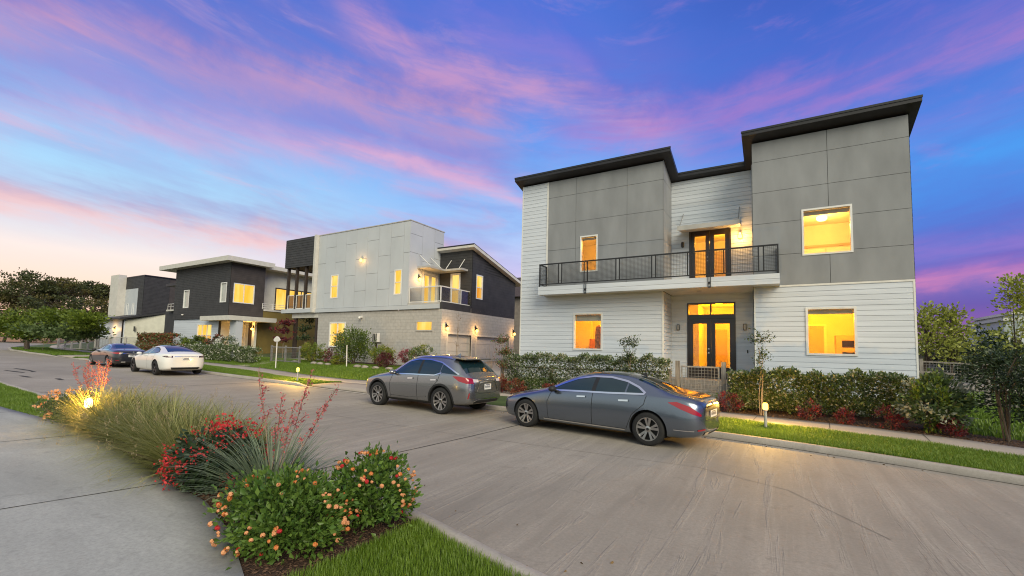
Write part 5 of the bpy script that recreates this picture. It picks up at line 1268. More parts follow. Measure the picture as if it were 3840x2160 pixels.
L_STALK = leafmat('coral_flower', (.42, .06, .07), (.66, .20, .19), .6)
L_WHITE = leafmat('white_flower', (.62, .62, .52), (.85, .84, .76), .6)
M_BARK = pm('bark', (.06, .045, .032), .9, 0, .4, 8, bump=.6, bscale=30, stretch=(3, 3, .5))
M_TWIG = pm('pale_twig', (.24, .18, .12), .85, 0, .3, 8)
M_STEMG = pm('green_stem', (.09, .12, .04), .7)

def norm(a): return a/np.maximum(1e-9, np.linalg.norm(a, axis=-1, keepdims=True))
def leaves(name, P, D, size, mat, parent=None, aspect=.5, fold=.18, org=None, var=.35):
    """leaf blades: P attach points, D pointing directions"""
    n = len(P); D = norm(D); R_ = norm(RNG.normal(size=(n, 3))); S_ = norm(np.cross(D, R_)); N_ = np.cross(S_, D)
    L = (size*(1 + var*RNG.uniform(-1, 1, n)))[:, None]; w = L*aspect*.5
    a = P; b = P + D*L*.5 + S_*w + N_*L*fold; c = P + D*L; d = P + D*L*.5 - S_*w + N_*L*fold
    V = np.stack([a, b, c, d], 1).reshape(-1, 3); i = np.arange(n)*4
    Fq = np.concatenate([np.stack([i, i+1, i+2], 1), np.stack([i, i+2, i+3], 1)], 0)
    return npmesh(name, V, Fq, mat, parent, org=org)
def clump_pts(c, r, ncl, nl, cr, shell=.55, flat=1.0, zmin=None):
    """leaf points in clusters spread through an ellipsoid"""
    u = norm(RNG.normal(size=(ncl, 3))); rr = (shell + (1-shell)*RNG.uniform(0, 1, ncl)**.6)[:, None]
    C = np.array(c) + u*rr*np.array(r)
    P = np.repeat(C, nl, 0) + RNG.normal(size=(ncl*nl, 3))*cr*np.array([1, 1, flat])
    out = norm(P - np.array(c) + RNG.normal(size=P.shape)*.55*np.mean(r))
    if zmin is not None: k = P[:, 2] > zmin; P = P[k]; out = out[k]
    return P, out
def box_pts(x0, x1, y0, y1, z0f, z1f, n, lump=.12, ncl=None):
    """leaf points through a clipped hedge with a lumpy surface"""
    x = RNG.uniform(x0, x1, n); z0 = z0f(x) if callable(z0f) else np.full(n, z0f); z1 = (z1f(x) if callable(z1f) else np.full(n, z1f))
    z1 = z1 + lump*(np.sin(x*3.1+1) + np.sin(x*7.7) + np.sin(x*13.1+2))/2.2 + RNG.normal(size=n)*.03
    t = RNG.uniform(0, 1, n); face = RNG.uniform(0, 1, n)
    ym, yh = (y0+y1)/2, (y1-y0)/2
    z = z0 + (z1-z0)*t; y = ym + yh*RNG.uniform(-1, 1, n)
    fr = face < .62; y[fr] = y0 + np.abs(RNG.normal(size=fr.sum()))*.09 + lump*.6*np.sin(x[fr]*4.3 + z[fr]*5)
    tp = (face >= .62) & (face < .82); z[tp] = z1[tp] - np.abs(RNG.normal(size=tp.sum()))*.07
    P = np.stack([x, y, z], 1); D = np.stack([RNG.normal(size=n)*.6, np.where(fr, -1.0, RNG.normal(size=n)*.6), np.where(tp, 1.0, .35) + RNG.normal(size=n)*.4], 1)
    return P, D
def stems(name, base, tips, r, mat, parent, wob=.04, n=5):
    m = MB()
    for t in tips:
        a = Vector(base) + Vector((random.uniform(-r*3, r*3), random.uniform(-r*3, r*3), 0)); b = Vector(t); pts = []
        for i in range(n+1):
            f = i/n; p = a.lerp(b, f) + Vector((random.uniform(-wob, wob), random.uniform(-wob, wob), 0))*(1 if 0 < i < n else 0)
            pts.append(p)
        m.path(pts, [r*(1-.7*i/n) for i in range(n+1)], 5)
    return m.build(name, mat, parent)
def shrub(name, label, cat, c, r, mats, nl=2600, size=.06, group=None, flowers=None, aspect=.55, stem=True, cl=70, cr=.10):
    """a leafy bush: stems and a crown of leaves; c is the crown centre"""
    zg = z1(c[0], c[1]); t = thing(name, (c[0], c[1], zg), label, cat, group)
    if stem:
        tips = [(c[0] + random.uniform(-.6, .6)*r[0], c[1] + random.uniform(-.6, .6)*r[1], c[2] + random.uniform(-.2, .6)*r[2]) for _ in range(9)]
        stems('stem', (c[0], c[1], zg-.02), tips, .012 + .012*r[0], M_BARK, t)
    k = len(mats)
    for i, (mt, share) in enumerate(mats):
        n_ = max(6, int(cl*share)); P, D = clump_pts(c, r, n_, int(nl*share/n_), cr*min(r)*1.6, .45, zmin=zg+.01)
        leaves('foliage' if i == 0 else 'pale_foliage', P, D + [0, 0, .3], size, mt, t, aspect)
    if flowers:
        mt, n, s = flowers; P, D = clump_pts(c, tuple(v*1.02 for v in r), max(4, n//8), 8, .04, .92, zmin=zg+.05)
        leaves('flowers', P, D, s, mt, t, .9)['kind'] = 'stuff'
    return t
def hedge(name, label, x0, x1, y0, y1, zt, n, size, mats, group=None, z0=None, cat='hedge', ncore=True):
    t = thing(name, ((x0+x1)/2, (y0+y1)/2, z1((x0+x1)/2, y0)), label, cat, group)
    zf = (lambda x: Z(x, np.full_like(x, (y0+y1)/2)) + .04) if z0 is None else z0
    tips = [(random.uniform(x0, x1), (y0+y1)/2, zt-.2) for _ in range(int((x1-x0)*3))]
    for i, (mt, sh, sz) in enumerate(mats):
        P, D = box_pts(x0, x1, y0, y1, zf, zt, int(n*sh)); leaves(('foliage', 'pale_foliage', 'flowers')[i], P, D, sz, mt, t, .55 if i < 2 else .9)
    return t
def blades(name, B, n, L, lean, mat, parent, w=.006, curve=1.0, seg=5, spread=.06, up=.25, org=None):
    """long arching grass blades springing from base point B"""
    az = RNG.uniform(0, 2*PI, n); ln = L*(.55 + .45*RNG.uniform(0, 1, n)**.7); le = lean*RNG.uniform(.1, 1, n)**.8
    cv = curve*RNG.uniform(.5, 1.2, n)
    base = np.array(B) + np.stack([np.cos(az)*spread*RNG.uniform(0, 1, n), np.sin(az)*spread*RNG.uniform(0, 1, n), np.zeros(n)], 1)
    dirs = np.stack([np.cos(az), np.sin(az)], 1); side = np.stack([-np.sin(az), np.cos(az), np.zeros(n)], 1)
    P = base.copy(); V = []
    for s in range(seg+1):
        f = s/seg; ww = (w*(1-f)**.7 + .0006)
        V.append(P - side*ww); V.append(P + side*ww)
        th = le + cv*f*f*1.4; st = ln/seg
        P = P + np.stack([dirs[:, 0]*np.sin(th)*st, dirs[:, 1]*np.sin(th)*st, np.cos(th)*st], 1)
    tips = P
    V = np.stack(V, 1); m = V.shape[1]; i = np.arange(n)*m; Fq = []
    for s in range(seg): Fq.append(np.stack([i+2*s, i+2*s+1, i+2*s+3, i+2*s+2], 1))
    return npmesh(name, V.reshape(-1, 3), np.concatenate(Fq), mat, parent, org=org), tips
def lawn(name, xs, f1, f2, n, h, mat=None, w=.004):
    x = RNG.uniform(xs[0], xs[1], n); a = f1(x); b = f2(x); y = a + (b-a)*RNG.uniform(0, 1, n); k = b > a; x, y = x[k], y[k]; n = len(x)
    z = Z(x, y) - .03; az = RNG.uniform(0, 2*PI, n)
    # tufts of taller and shorter growth
    hh = h*(.6 + .5*RNG.uniform(0, 1, n))*(1 + .3*np.sin(x*2.3+y*1.7)*np.sin(x*.9-y*3.1)); ln = hh*RNG.uniform(.1, .8, n)
    B = np.stack([x, y, z], 1); s = np.stack([-np.sin(az), np.cos(az), np.zeros(n)], 1)*w*RNG.uniform(.6, 1.3, n)[:, None]
    T = B + np.stack([np.cos(az)*ln, np.sin(az)*ln, hh + .03], 1); Mid = B*.5 + T*.5 + np.stack([-np.cos(az)*ln*.18, -np.sin(az)*ln*.18, hh*.12], 1)
    V = np.stack([B-s, B+s, Mid+s*.8, T, Mid-s*.8], 1).reshape(-1, 3); i = np.arange(n)*5
    Fq = np.concatenate([np.stack([i, i+1, i+2], 1), np.stack([i, i+2, i+4], 1), np.stack([i+4, i+2, i+3], 1)])
    return tag(npmesh(name, V, Fq, mat or L_LAWN), kind='stuff')

# --- lawns
kb = lambda x: yk(x) + .19
lawn('lawn_grass', (-6.2, 6.5), lambda x: kb(x), lambda x: ysw(x)-.03, 120000, .075, w=.0045)
lawn('lawn_grass', (-31, -16.9), lambda x: kb(x) + np.clip(x+17.8, 0, 9)*1.5, lambda x: ysw(x)-.03, 42000, .07, w=.007)
lawn('lawn_grass', (-33, -16.9), lambda x: ysw(x)+1.34, lambda x: np.full_like(x, 18.9), 70000, .07, w=.008)
lawn('lawn_grass', (-44, -31), lambda x: kb(x), lambda x: ysw(x)-.03, 22000, .08, w=.012)
lawn('lawn_grass', (-70, -47.6), lambda x: kb(x), lambda x: ysw(x)-.03, 22000, .09, w=.018)
lawn('lawn_grass', (-60, -33), lambda x: ysw(x)+1.34, lambda x: np.full_like(x, 17.5), 20000, .08, w=.016)
lawn('lawn_grass', (-3.22, 1.5), lambda x: ypath(x)+.02, lambda x: yn(x)-.18, 75000, .062, w=.0030)
lawn('lawn_grass', (-40, -13.5), lambda x: ypath(x)+.02, lambda x: yn(x)-.18, 60000, .07, w=.005)
lawn('lawn_grass', (-10, 5), lambda x: np.full_like(x, 16.6), lambda x: np.full_like(x, 17.9), 14000, .08, w=.01)
lawn('lawn_grass', (3.2, 14), lambda x: ysw(x)+2.4, lambda x: np.full_like(x, 24), 40000, .08, w=.012)
# --- mulch beds
sheet('mulch_bed', np.arange(-13.7, -3.19, .25), lambda x: ypath(x)+.012, lambda x: yn(x)-.175, 5, M_MULCH, -.012, skirt=0, kind='structure')
sheet('mulch_bed', np.arange(-10.2, -2.96, .5), lambda x: ysw(x)+1.33, lambda x: np.full_like(x, 16.5), 5, M_MULCH, -.012, skirt=0, kind='structure')
sheet('mulch_bed', np.arange(-1.6, 7.5, .5), lambda x: ysw(x)+1.33, lambda x: np.minimum(16.5, np.where(x > 2.9, ysw(x)+2.5, 16.5)), 5, M_MULCH, -.012, skirt=0, kind='structure')
sheet('mulch_bed', np.arange(-27, -16.8, .5), lambda x: 0*x+17.6, lambda x: 0*x+20.0, 4, M_MULCH, -.012, skirt=0, kind='structure')
def chips(name, xs, f1, f2, n, s):
    x = RNG.uniform(*xs, n); y = f1(x) + (f2(x)-f1(x))*RNG.uniform(0, 1, n); P = np.stack([x, y, Z(x, y)-.008 + RNG.uniform(0, .015, n)], 1)
    D = RNG.normal(size=(n, 3))*[1, 1, .25]; tag(leaves(name, P, D, s, pm('bark_chip', (.035, .018, .010), .9, col2=(.15, .085, .05), island=1.0), None, .3, .05), kind='stuff')
chips('mulch_chips', (-6.4, -3.2), lambda x: ypath(x)+.02, lambda x: yn(x)-.18, 16000, .035)
def litter():
    x = RNG.uniform(-12, 5, 90); y = np.where(RNG.uniform(0, 1, 90) < .6, yk(x) - np.abs(RNG.normal(size=90))*.35 - .05, yn(x) + np.abs(RNG.normal(size=90))*.5 + .05)
    P = np.stack([x, y, g(x)+.006], 1); D = RNG.normal(size=(90, 3))*[1, 1, .15]
    tag(leaves('fallen_leaves', P, D, .05, pm('dry_leaf', (.10, .06, .02), .8, col2=(.24, .15, .05), island=1.0), None, .5, .15), kind='stuff')
litter()
chips('mulch_chips', (-10, 6), lambda x: ysw(x)+1.34, lambda x: ysw(x)+2.3, 9000, .05)

# --- the near planting bed
def lantana(label, c, r, nl, nf, seed, group):
    zg = z1(c[0], c[1]); t = thing('lantana_bush', (c[0], c[1], zg), label, 'flowering shrub', group)
    tips = [(c[0] + random.uniform(-.8, .8)*r[0], c[1] + random.uniform(-.8, .8)*r[1], c[2] + random.uniform(.0, .7)*r[2]) for _ in range(26)]
    stems('stem', (c[0], c[1], zg-.02), tips, .008, M_STEMG, t, .05)
    P, D = clump_pts(c, r, 150, nl//150, .055, .30, zmin=zg+.02); leaves('foliage', P, D*.8 + [0, 0, .25], .056, L_LANT, t, .54, .16, None, .5)
    # flower heads: domed clusters, one object each, on short stalks
    protos = []
    for mt in (L_FLORA, L_FLORP, L_FLORR):
        q = norm(RNG.normal(size=(26, 3))*[1, 1, .8] + [0, 0, .7]); P = q*.014
        V = []; Fq = []
        for i, (p, d) in enumerate(zip(P, q)):
            a = norm(np.cross(d, RNG.normal(size=3))); b = np.cross(d, a); s = .0085
            V += [p - a*s - b*s, p + a*s - b*s, p + a*s + b*s + d*.004, p - a*s + b*s + d*.004]; Fq.append((4*i, 4*i+1, 4*i+2, 4*i+3))
        me = npmesh('flower_head', V, Fq, mt, smooth=False); protos.append(me.data); bpy.data.objects.remove(me)
    k = 0
    while k < nf:
        u = RNG.normal(size=3); u /= np.linalg.norm(u)
        if k % 3 and k: u = ul + RNG.normal(size=3)*.13; u /= np.linalg.norm(u)
        ul = u
        if u[2] < -.45 or u[0]*.83 - u[1]*.55 < -.35: continue
        p = np.array(c) + u*np.array(r)*RNG.uniform(1.03, 1.15)
        if p[2] < zg + .06: continue
        o = bpy.data.objects.new('flower_head', protos[int(RNG.choice([0, 0, 0, 1, 1, 1, 1, 2]))]); COL.objects.link(o); o.parent = t
        o.location = Vector(p) - ORG[t]; s = RNG.uniform(.62, 1.12); o.scale = (s,)*3
        o.rotation_euler = Vector((u[0], u[1], u[2] + .6)).to_track_quat('Z', 'Y').to_euler(); k += 1
    return t
lantana('low lantana bush thick with orange and peach flowers, nearest the footpath corner', (-3.92, 2.56, .35), (.60, .50, .33), 6200, 99, 1, 'orange flowering lantana bushes')
lantana('taller lantana bush with smaller pink orange flowers, beside the street kerb', (-3.60, 3.30, .42), (.42, .42, .35), 4200, 92, 2, 'orange flowering lantana bushes')
t = thing('yellow_flower_shrub', (-13.0, 3.42, z1(-13, 3.42)), 'spreading shrub with dull orange flower heads beside the glowing path light', 'flowering shrub')
P, D = clump_pts((-12.95, 3.45, .42), (.85, .42, .30), 60, 55, .07, .4, zmin=.22); leaves('foliage', P, D, .06, L_HEDGE, t, .5)
stems('stem', (-13.0, 3.42, .2), [(-13+random.uniform(-.7, .7), 3.42+random.uniform(-.3, .3), .6) for _ in range(14)], .008, M_STEMG, t)
P, D = clump_pts((-12.95, 3.42, .46), (.92, .44, .34), 60, 9, .022, .93, zmin=.3); f = leaves('flowers', P, D + [0, 0, .6], .055, L_FLORP, t, .95); f['kind'] = 'stuff'
# ornamental grasses
gi = 0
GR = [(-12.25, 3.78, .95), (-11.25, 3.85, 1.0), (-10.25, 3.85, 1.0), (-9.2, 3.8, 1.0), (-8.3, 3.78, 1.0), (-7.35, 3.72, 1.0), (-6.55, 3.66, .85), (-11.45, 3.42, .8), (-10.3, 3.42, .9), (-9.0, 3.36, .92), (-7.9, 3.25, .95), (-6.95, 3.12, .9)]
for x, y, L in GR:
    zg = z1(x, y)
    near = y < 3.5
    lab = ('fine arching grass clump along the footpath edge, %s' if near else 'tall feathery grass clump along the street kerb, %s') % {
        -12.25: 'just behind the path light', -11.25: 'first to the right of the path light', -10.25: 'second to the right of the path light', -9.2: 'third to the right of the path light', -8.3: 'fourth to the right of the path light',
        -7.35: 'behind the red flowering salvia', -6.55: 'the shortest, beside the red yucca', -11.45: 'in front of the path light and lit yellow', -10.3: 'second after the path light', -9.0: 'in the middle of the row', -7.9: 'last but one before the red salvia', -6.95: 'touching the red salvia'}[x]
    t = thing('ornamental_grass', (x, y, zg), lab, 'grass clump', 'ornamental grass clumps in the roadside bed')
    _, tips = blades('blades', (x, y, zg), 850, L*(1.3 if near else 1.15), 1.35 if near else 1.05, L_GRASSY, t, .0048, .85 if near else 1.1, 6, .13)
    k = RNG.choice(len(tips), 24); P = tips[k]*.75 + np.array([x, y, zg+L*.62])*.25 + [0, 0, .05]
    m = MB()
    for p in P[:22]: m.tube((x + (p[0]-x)*.2, y + (p[1]-y)*.2, zg+.1), p, .0018, .001, 3)
    m.build('seed_stalk', L_PLUME, t)
    Q = np.repeat(P, 16, 0) + RNG.normal(size=(len(P)*16, 3))*[.012, .012, .045]; leaves('seed_heads', Q, RNG.normal(size=Q.shape)*.5 + [0, 0, 1], .030, L_PLUME, t, .18)['kind'] = 'stuff'
# red yucca: stiff blue green leaves and coral flower stalks
yb = (-4.92, 3.05); zg = z1(*yb)
t = thing('red_yucca', (*yb, zg), 'blue green yucca with stiff arching leaves and tall coral flower stalks by the kerb', 'yucca')
blades('blades', (*yb, zg), 430, 1.12, 1.15, L_YUCCA, t, .0105, .75, 6, .12)
def flower_stalk(t, base, top, n=24, side=4, w=.13):
    a, b = Vector(base), Vector(top); m = MB(); pts = [a.lerp(b, i/8) + Vector((0, 0, 0)) + Vector((math.sin(i*.9)*.012, math.cos(i*1.3)*.012, 0)) for i in range(9)]
    m.path(pts, [.006*(1-.06*i) for i in range(9)], 5); L = (b-a).length; P = []
    for j in range(side):
        f = .52 + .09*j; p = a.lerp(b, f); d = Vector((random.uniform(-1, 1), random.uniform(-.6, .6), random.uniform(.6, 1.3))).normalized()*w*random.uniform(.8, 1.6)*(1.15-.12*j)
        m.tube(p, p+d, .0035, .002, 4)
        for s in np.linspace(.25, 1, 9): P += [p + d*s + Vector((random.gauss(0, .012), random.gauss(0, .012), random.gauss(0, .012))) for _ in range(2)]
    for s in np.linspace(.60, 1, 22): P += [a.lerp(b, s) + Vector((random.gauss(0, .013), random.gauss(0, .013), random.gauss(0, .01))) for _ in range(3)]
    st = m.build('flower_stalk', M_TWIG, t)
    P = np.array([p[:] for p in P]); f = leaves('stalk_flowers', P, RNG.normal(size=P.shape) + [0, 0, .5], .030, L_STALK, st, .5); f['kind'] = 'stuff'
for top in ((-5.14, 2.95, 1.60), (-4.72, 3.0, 1.36), (-4.22, 3.0, 1.64), (-3.82, 3.0, 1.48), (-4.35, 2.9, 1.30)): flower_stalk(t, (yb[0]+random.uniform(-.08, .08), yb[1]+random.uniform(-.08, .08), zg), top)
# red salvia
t = thing('red_flower_shrub', (-6.0, 2.98, z1(-6, 2.98)), 'shrub with crimson flower sprays between the grasses and the yucca', 'flowering shrub')
zg = z1(-6, 2.95); c = (-5.95, 3.0, .42)
stems('stem', (-6, 2.98, zg), [(c[0]+random.uniform(-.6, .7), c[1]+random.uniform(-.4, .4), random.uniform(.5, .95)) for _ in range(22)], .008, M_STEMG, t)
P, D = clump_pts(c, (.62, .42, .32), 70, 40, .07, .3, zmin=zg+.02); leaves('foliage', P, D, .075, L_DARK, t, .6)
C = np.array(c) + norm(RNG.normal(size=(34, 3)) + [0, -.35, .5])*[.72, .50, .50]; C = C[C[:, 2] > zg+.06]
P = np.repeat(C, 30, 0) + RNG.normal(size=(len(C)*30, 3))*[.055, .05, .05]; f = leaves('flowers', P, RNG.normal(size=P.shape) + [0, 0, .3], .036, L_FLORR, t, .7); f['kind'] = 'stuff'
# second clump of coral stalks, beyond the path light
t = thing('red_yucca', (-12.6, 3.72, z1(-12.6, 3.72)), 'far coral flower stalks rising behind the path light', 'yucca')
blades('blades', (-12.6, 3.72, z1(-12.6, 3.72)), 90, .8, .9, L_YUCCA, t, .008, .7, 5, .10)
for top in ((-13.6, 3.6, 1.36), (-13.0, 3.62, 1.30), (-12.75, 3.6, 1.46), (-12.45, 3.6, 1.36), (-12.05, 3.6, 1.46), (-11.75, 3.62, 1.38), (-11.45, 3.6, 1.52)): flower_stalk(t, (-12.6+random.uniform(-.15, .15), 3.72, z1(-12.6, 3.72)), top, side=5, w=.18)

# --- hedges and shrubs in front of the grey and white house
VAR = lambda n: [(L_HEDGE, .58, .085), (L_PALE, .34, .075), (L_WHITE, .08, .05)]
hedge('hedge', 'clipped star jasmine hedge below the lower left window', -9.7, -3.15, 15.65, 16.3, 1.66, 21000, .075, VAR(0), 'jasmine hedges before the house')
hedge('hedge', 'loose jasmine hedge with large pale leaves right of the gate', -1.3, 3.15, 15.2, 16.25, 1.38, 15500, .1, [(L_HEDGE, .60, .11), (L_PALE, .33, .085), (L_WHITE, .07, .06)], 'jasmine hedges before the house')
def sapling(label, base, top, w, mats, n=700, trunk=3, group='young shrubs rising out of the hedges', size=.07, name='sapling'):
    zg = z1(base[0], base[1]); t = thing(name, (base[0], base[1], zg), label, 'sapling', group); m = MB(); tips = []
    for i in range(trunk):
        bx = base[0] + random.uniform(-.06, .06); p = [(bx, base[1]+random.uniform(-.05, .05), zg-.02)]
        for k in range(1, 5): p.append((bx + (random.uniform(-.5, .5)*w)*k/4, base[1]+random.uniform(-.3, .3)*w*k/4, zg + (top-zg)*k/4*random.uniform(.88, 1)))
        m.path(p, [.013, .011, .009, .006, .003], 5); tips += p[2:]
        for q in p[2:]:
            for _ in range(4):
                e = (q[0]+random.uniform(-1, 1)*w, q[1]+random.uniform(-.7, .7)*w, q[2]+random.uniform(.0, .25)); m.tube(q, e, .005, .002, 4); tips.append(e); tips.append(tuple(Vector(q).lerp(Vector(e), .5)))
    m.build('stem', M_TWIG, t)
    T = np.array(tips); P = T[RNG.integers(0, len(T), n)] + RNG.normal(size=(n, 3))*.055
    k = 0
    for mt, sh in mats:
        q = P[k:k+int(n*sh)]; k += int(n*sh); leaves('foliage', q, RNG.normal(size=q.shape) + [0, 0, .4], size, mt, t, .5)
    return t
sapling('bushy young shrub rising from the hedge left of the gate', (-4.4, 15.55), 2.3, .33, [(L_DARK, .6), (L_HEDGE, .4)], 900)
sapling('thin upright shrub behind the lit bollard', (-.42, 15.0), 2.45, .24, [(L_DARK, .6), (L_HEDGE, .4)], 600)
sapling('sparse brownish shrub at the driveway end of the hedge', (-9.75, 15.6), 2.35, .42, [(L_HEDGE, .6), (L_RUST, .4)], 1100)
RS = [((-1.25, 14.9, .5), (.36, .25, .30), 'crimson nandina by the gate, just behind the grey saloon'), ((.75, 14.75, .42), (.34, .25, .27), 'crimson nandina in front of the hedge right of the bollard'),
      ((2.35, 14.3, .42), (.33, .25, .28), 'crimson nandina in front of the right end of the hedge'), ((3.42, 14.0, .36), (.25, .2, .20), 'smallest crimson nandina, beyond the end of the hedge'), ((1.5, 14.6, .36), (.24, .2, .20), 'dull red nandina between the two brighter ones')]
for c, r, lab in RS: shrub('red_shrub', lab, 'shrub', c, tuple(v*.9 for v in r), [(L_RED, .5), (L_MAROON, .5)], 620, .06, 'red leaved shrubs in the mulch beds', aspect=.35, cl=40)
for c, r, lab in [((-8.7, 15.0, .46), (.42, .25, .28), 'rusty red shrub between the two grey cars'), ((-7.2, 15.1, .42), (.55, .25, .25), 'low rusty shrub at the foot of the jasmine hedge'), ((-5.9, 15.1, .42), (.3, .2, .28), 'rusty shrub half hidden by the grey saloon roof'), ((-9.5, 15.2, .55), (.28, .25, .3), 'red shrub under the brownish sapling')]:
    shrub('red_shrub', lab, 'shrub', c, r, [(L_RUST, .8), (L_RED, .2)], 800, .07, 'red leaved shrubs in the mulch beds', aspect=.4, cl=40)
shrub('leafy_shrub', 'bright green leafy shrub past the fence post', 'shrub', (3.15, 14.25, .88), (.60, .45, .66), [(L_HEDGE, .55), (L_BRIGHT, .25), (L_PALE, .2)], 3200, .10, cl=80)
# multi stemmed dark evergreen at the right edge
zg = z1(4.2, 13.75); t = thing('evergreen_tree', (4.2, 13.75, zg), 'dark multi stemmed evergreen at the right end of the sidewalk bed', 'tree')
m = MB()
for i in range(5):
    a = Vector((4.2+random.uniform(-.12, .12), 13.75+random.uniform(-.1, .1), zg-.02)); b = a + Vector((random.uniform(-.12, .12), 0, 1.0)); c_ = b + Vector((random.uniform(-.5, .5), random.uniform(-.4, .4), .8)); m.path([a, b, c_], [.02, .016, .007], 6)
m.build('trunk', M_BARK, t)
P, D = clump_pts((4.45, 13.9, 1.66), (.80, .6, .52), 80, 42, .10, .35); leaves('crown', P, D, .085, L_DARK, t, .42)
P, D = clump_pts((4.65, 13.95, 1.0), (.72, .5, .36), 50, 36, .10, .3); leaves('lower_foliage', P, D, .085, L_DARK, t, .42)

# --- the yard of the white panelled house
G2 = 'shrubs along the block wall'
shrub('round_bush', 'round light green bush at the left corner of the block wall', 'bush', (-25.5, 18.1, 1.42), (.98, .8, .62), [(L_BRIGHT, .6), (L_YELLOW, .4)], 3800, .075, G2, cl=140, cr=.06)
shrub('maroon_shrub', 'small maroon shrub under the tall block wall window', 'shrub', (-24.0, 18.3, 1.28), (.52, .45, .42), [(L_MAROON, .8), (L_PINK, .2)], 1100, .075, G2)
shrub('leafy_shrub', 'tall leafy green shrub with a yellowish skirt before the block wall', 'shrub', (-21.9, 18.2, 1.95), (1.35, .8, .95), [(L_HEDGE, .55), (L_BRIGHT, .45)], 4600, .11, G2, cl=110)
shrub('leafy_shrub', 'yellow green shoots at the foot of the tall shrub', 'shrub', (-22.6, 17.7, 1.02), (.45, .35, .30), [(L_YELLOW, .7), (L_BRIGHT, .3)], 700, .09, G2)
shrub('round_bush', 'yellow green round bush beside the meter post', 'bush', (-19.45, 18.2, 1.42), (.75, .6, .58), [(L_YELLOW, .5), (L_BRIGHT, .5)], 2800, .075, G2, cl=110, cr=.06)
shrub('maroon_shrub', 'maroon shrub tucked against the yellow green bush', 'shrub', (-18.75, 17.8, 1.12), (.58, .4, .42), [(L_MAROON, 1.0)], 1200, .075, G2)
shrub('pink_shrub', 'spiky pink loropetalum behind the bonnet of the SUV', 'shrub', (-17.7, 18.3, 1.45), (.55, .4, .36), [(L_PINK, .7), (L_MAROON, .3)], 900, .08, G2)
shrub('round_bush', 'round golden green bush above the SUV roof', 'bush', (-16.6, 18.4, 1.45), (.78, .6, .58), [(L_YELLOW, .45), (L_HEDGE, .55)], 2800, .075, G2, cl=110, cr=.06)
sapling('bare thin sapling in front of the garage', (-13.4, 17.3), 3.6, .16, [(L_RUST, 1.0)], 12, 3, None)
t = thing('ornamental_grass', (-10.5, 15.9, z1(-10.5, 15.9)), 'grass clump with dark plumes beside the driveway', 'grass clump')
_, tips = blades('blades', (-10.5, 15.9, z1(-10.5, 15.9)), 420, .85, .8, L_HEDGE, t, .006, .8, 5, .12); m = MB()
for i in range(7): m.tube((-10.5, 15.9, .8), (-10.55+.11*i-.25, 15.9, 1.95+.08*(i % 3)), .008, .004, 4)
m.build('seed_stalk', M_TWIG, t)
# --- hedges of the dark shingled house
G3 = 'hedges of the dark shingled house'
HF = lambda: [(L_HEDGE, .72, .11), (L_PALE, .16, .10), (L_WHITE, .12, .09)]
hedge('hedge', 'white flowering hedge on the fence right up to the small gate', -31.3, -29.1, 16.3, 16.9, 1.55, 3000, .1, HF(), G3)
hedge('hedge', 'wide white flowering hedge behind the white car', -38.4, -31.9, 16.3, 17.0, 1.62, 9500, .1, HF(), G3)
hedge('hedge', 'brownish hedge behind the black car', -47, -38.7, 16.3, 17.0, 1.60, 6000, .12, [(L_RUST, .45, .12), (L_HEDGE, .45, .12), (L_PALE, .1, .1)], G3)
hedge('hedge', 'red topped clipped hedge below the link wall', -50.5, -43.6, 17.6, 18.3, 2.45, 5200, .14, [(L_RUST, .55, .15), (L_HEDGE, .45, .15)], G3)
G4 = 'shrubs against the dark shingled house'
shrub('leafy_shrub', 'broad green shrub under the small white framed window', 'shrub', (-40.6, 17.9, 1.75), (2.0, .7, .60), [(L_HEDGE, .6), (L_BRIGHT, .4)], 2200, .14, G4)
shrub('leafy_shrub', 'reddish shrub left of the white porch pillar', 'shrub', (-37.2, 17.9, 1.75), (1.1, .6, .62), [(L_RUST, .5), (L_DARK, .5)], 1500, .13, G4)
shrub('leafy_shrub', 'loose shrub with white blossoms before the porch pillar', 'shrub', (-34.6, 17.4, 1.75), (1.1, .6, .68), [(L_HEDGE, .6), (L_WHITE, .4)], 1500, .11, G4)
sapling('red leaved young maple by the olive wall', (-31.2, 19.6), 3.6, .8, [(L_RED, .3), (L_MAROON, .7)], 1000, 4, None, .16, 'red_maple')
sapling('dark leaved young tree between the olive wall and the porch column', (-29.9, 20.5), 3.9, .6, [(L_DARK, .8), (L_HEDGE, .2)], 800, 3, None, .15)
sapling('maroon leaved tree seen through the porch', (-28.9, 22.5), 3.8, .8, [(L_MAROON, .9), (L_PINK, .1)], 1000, 4, None, .15, 'red_maple')

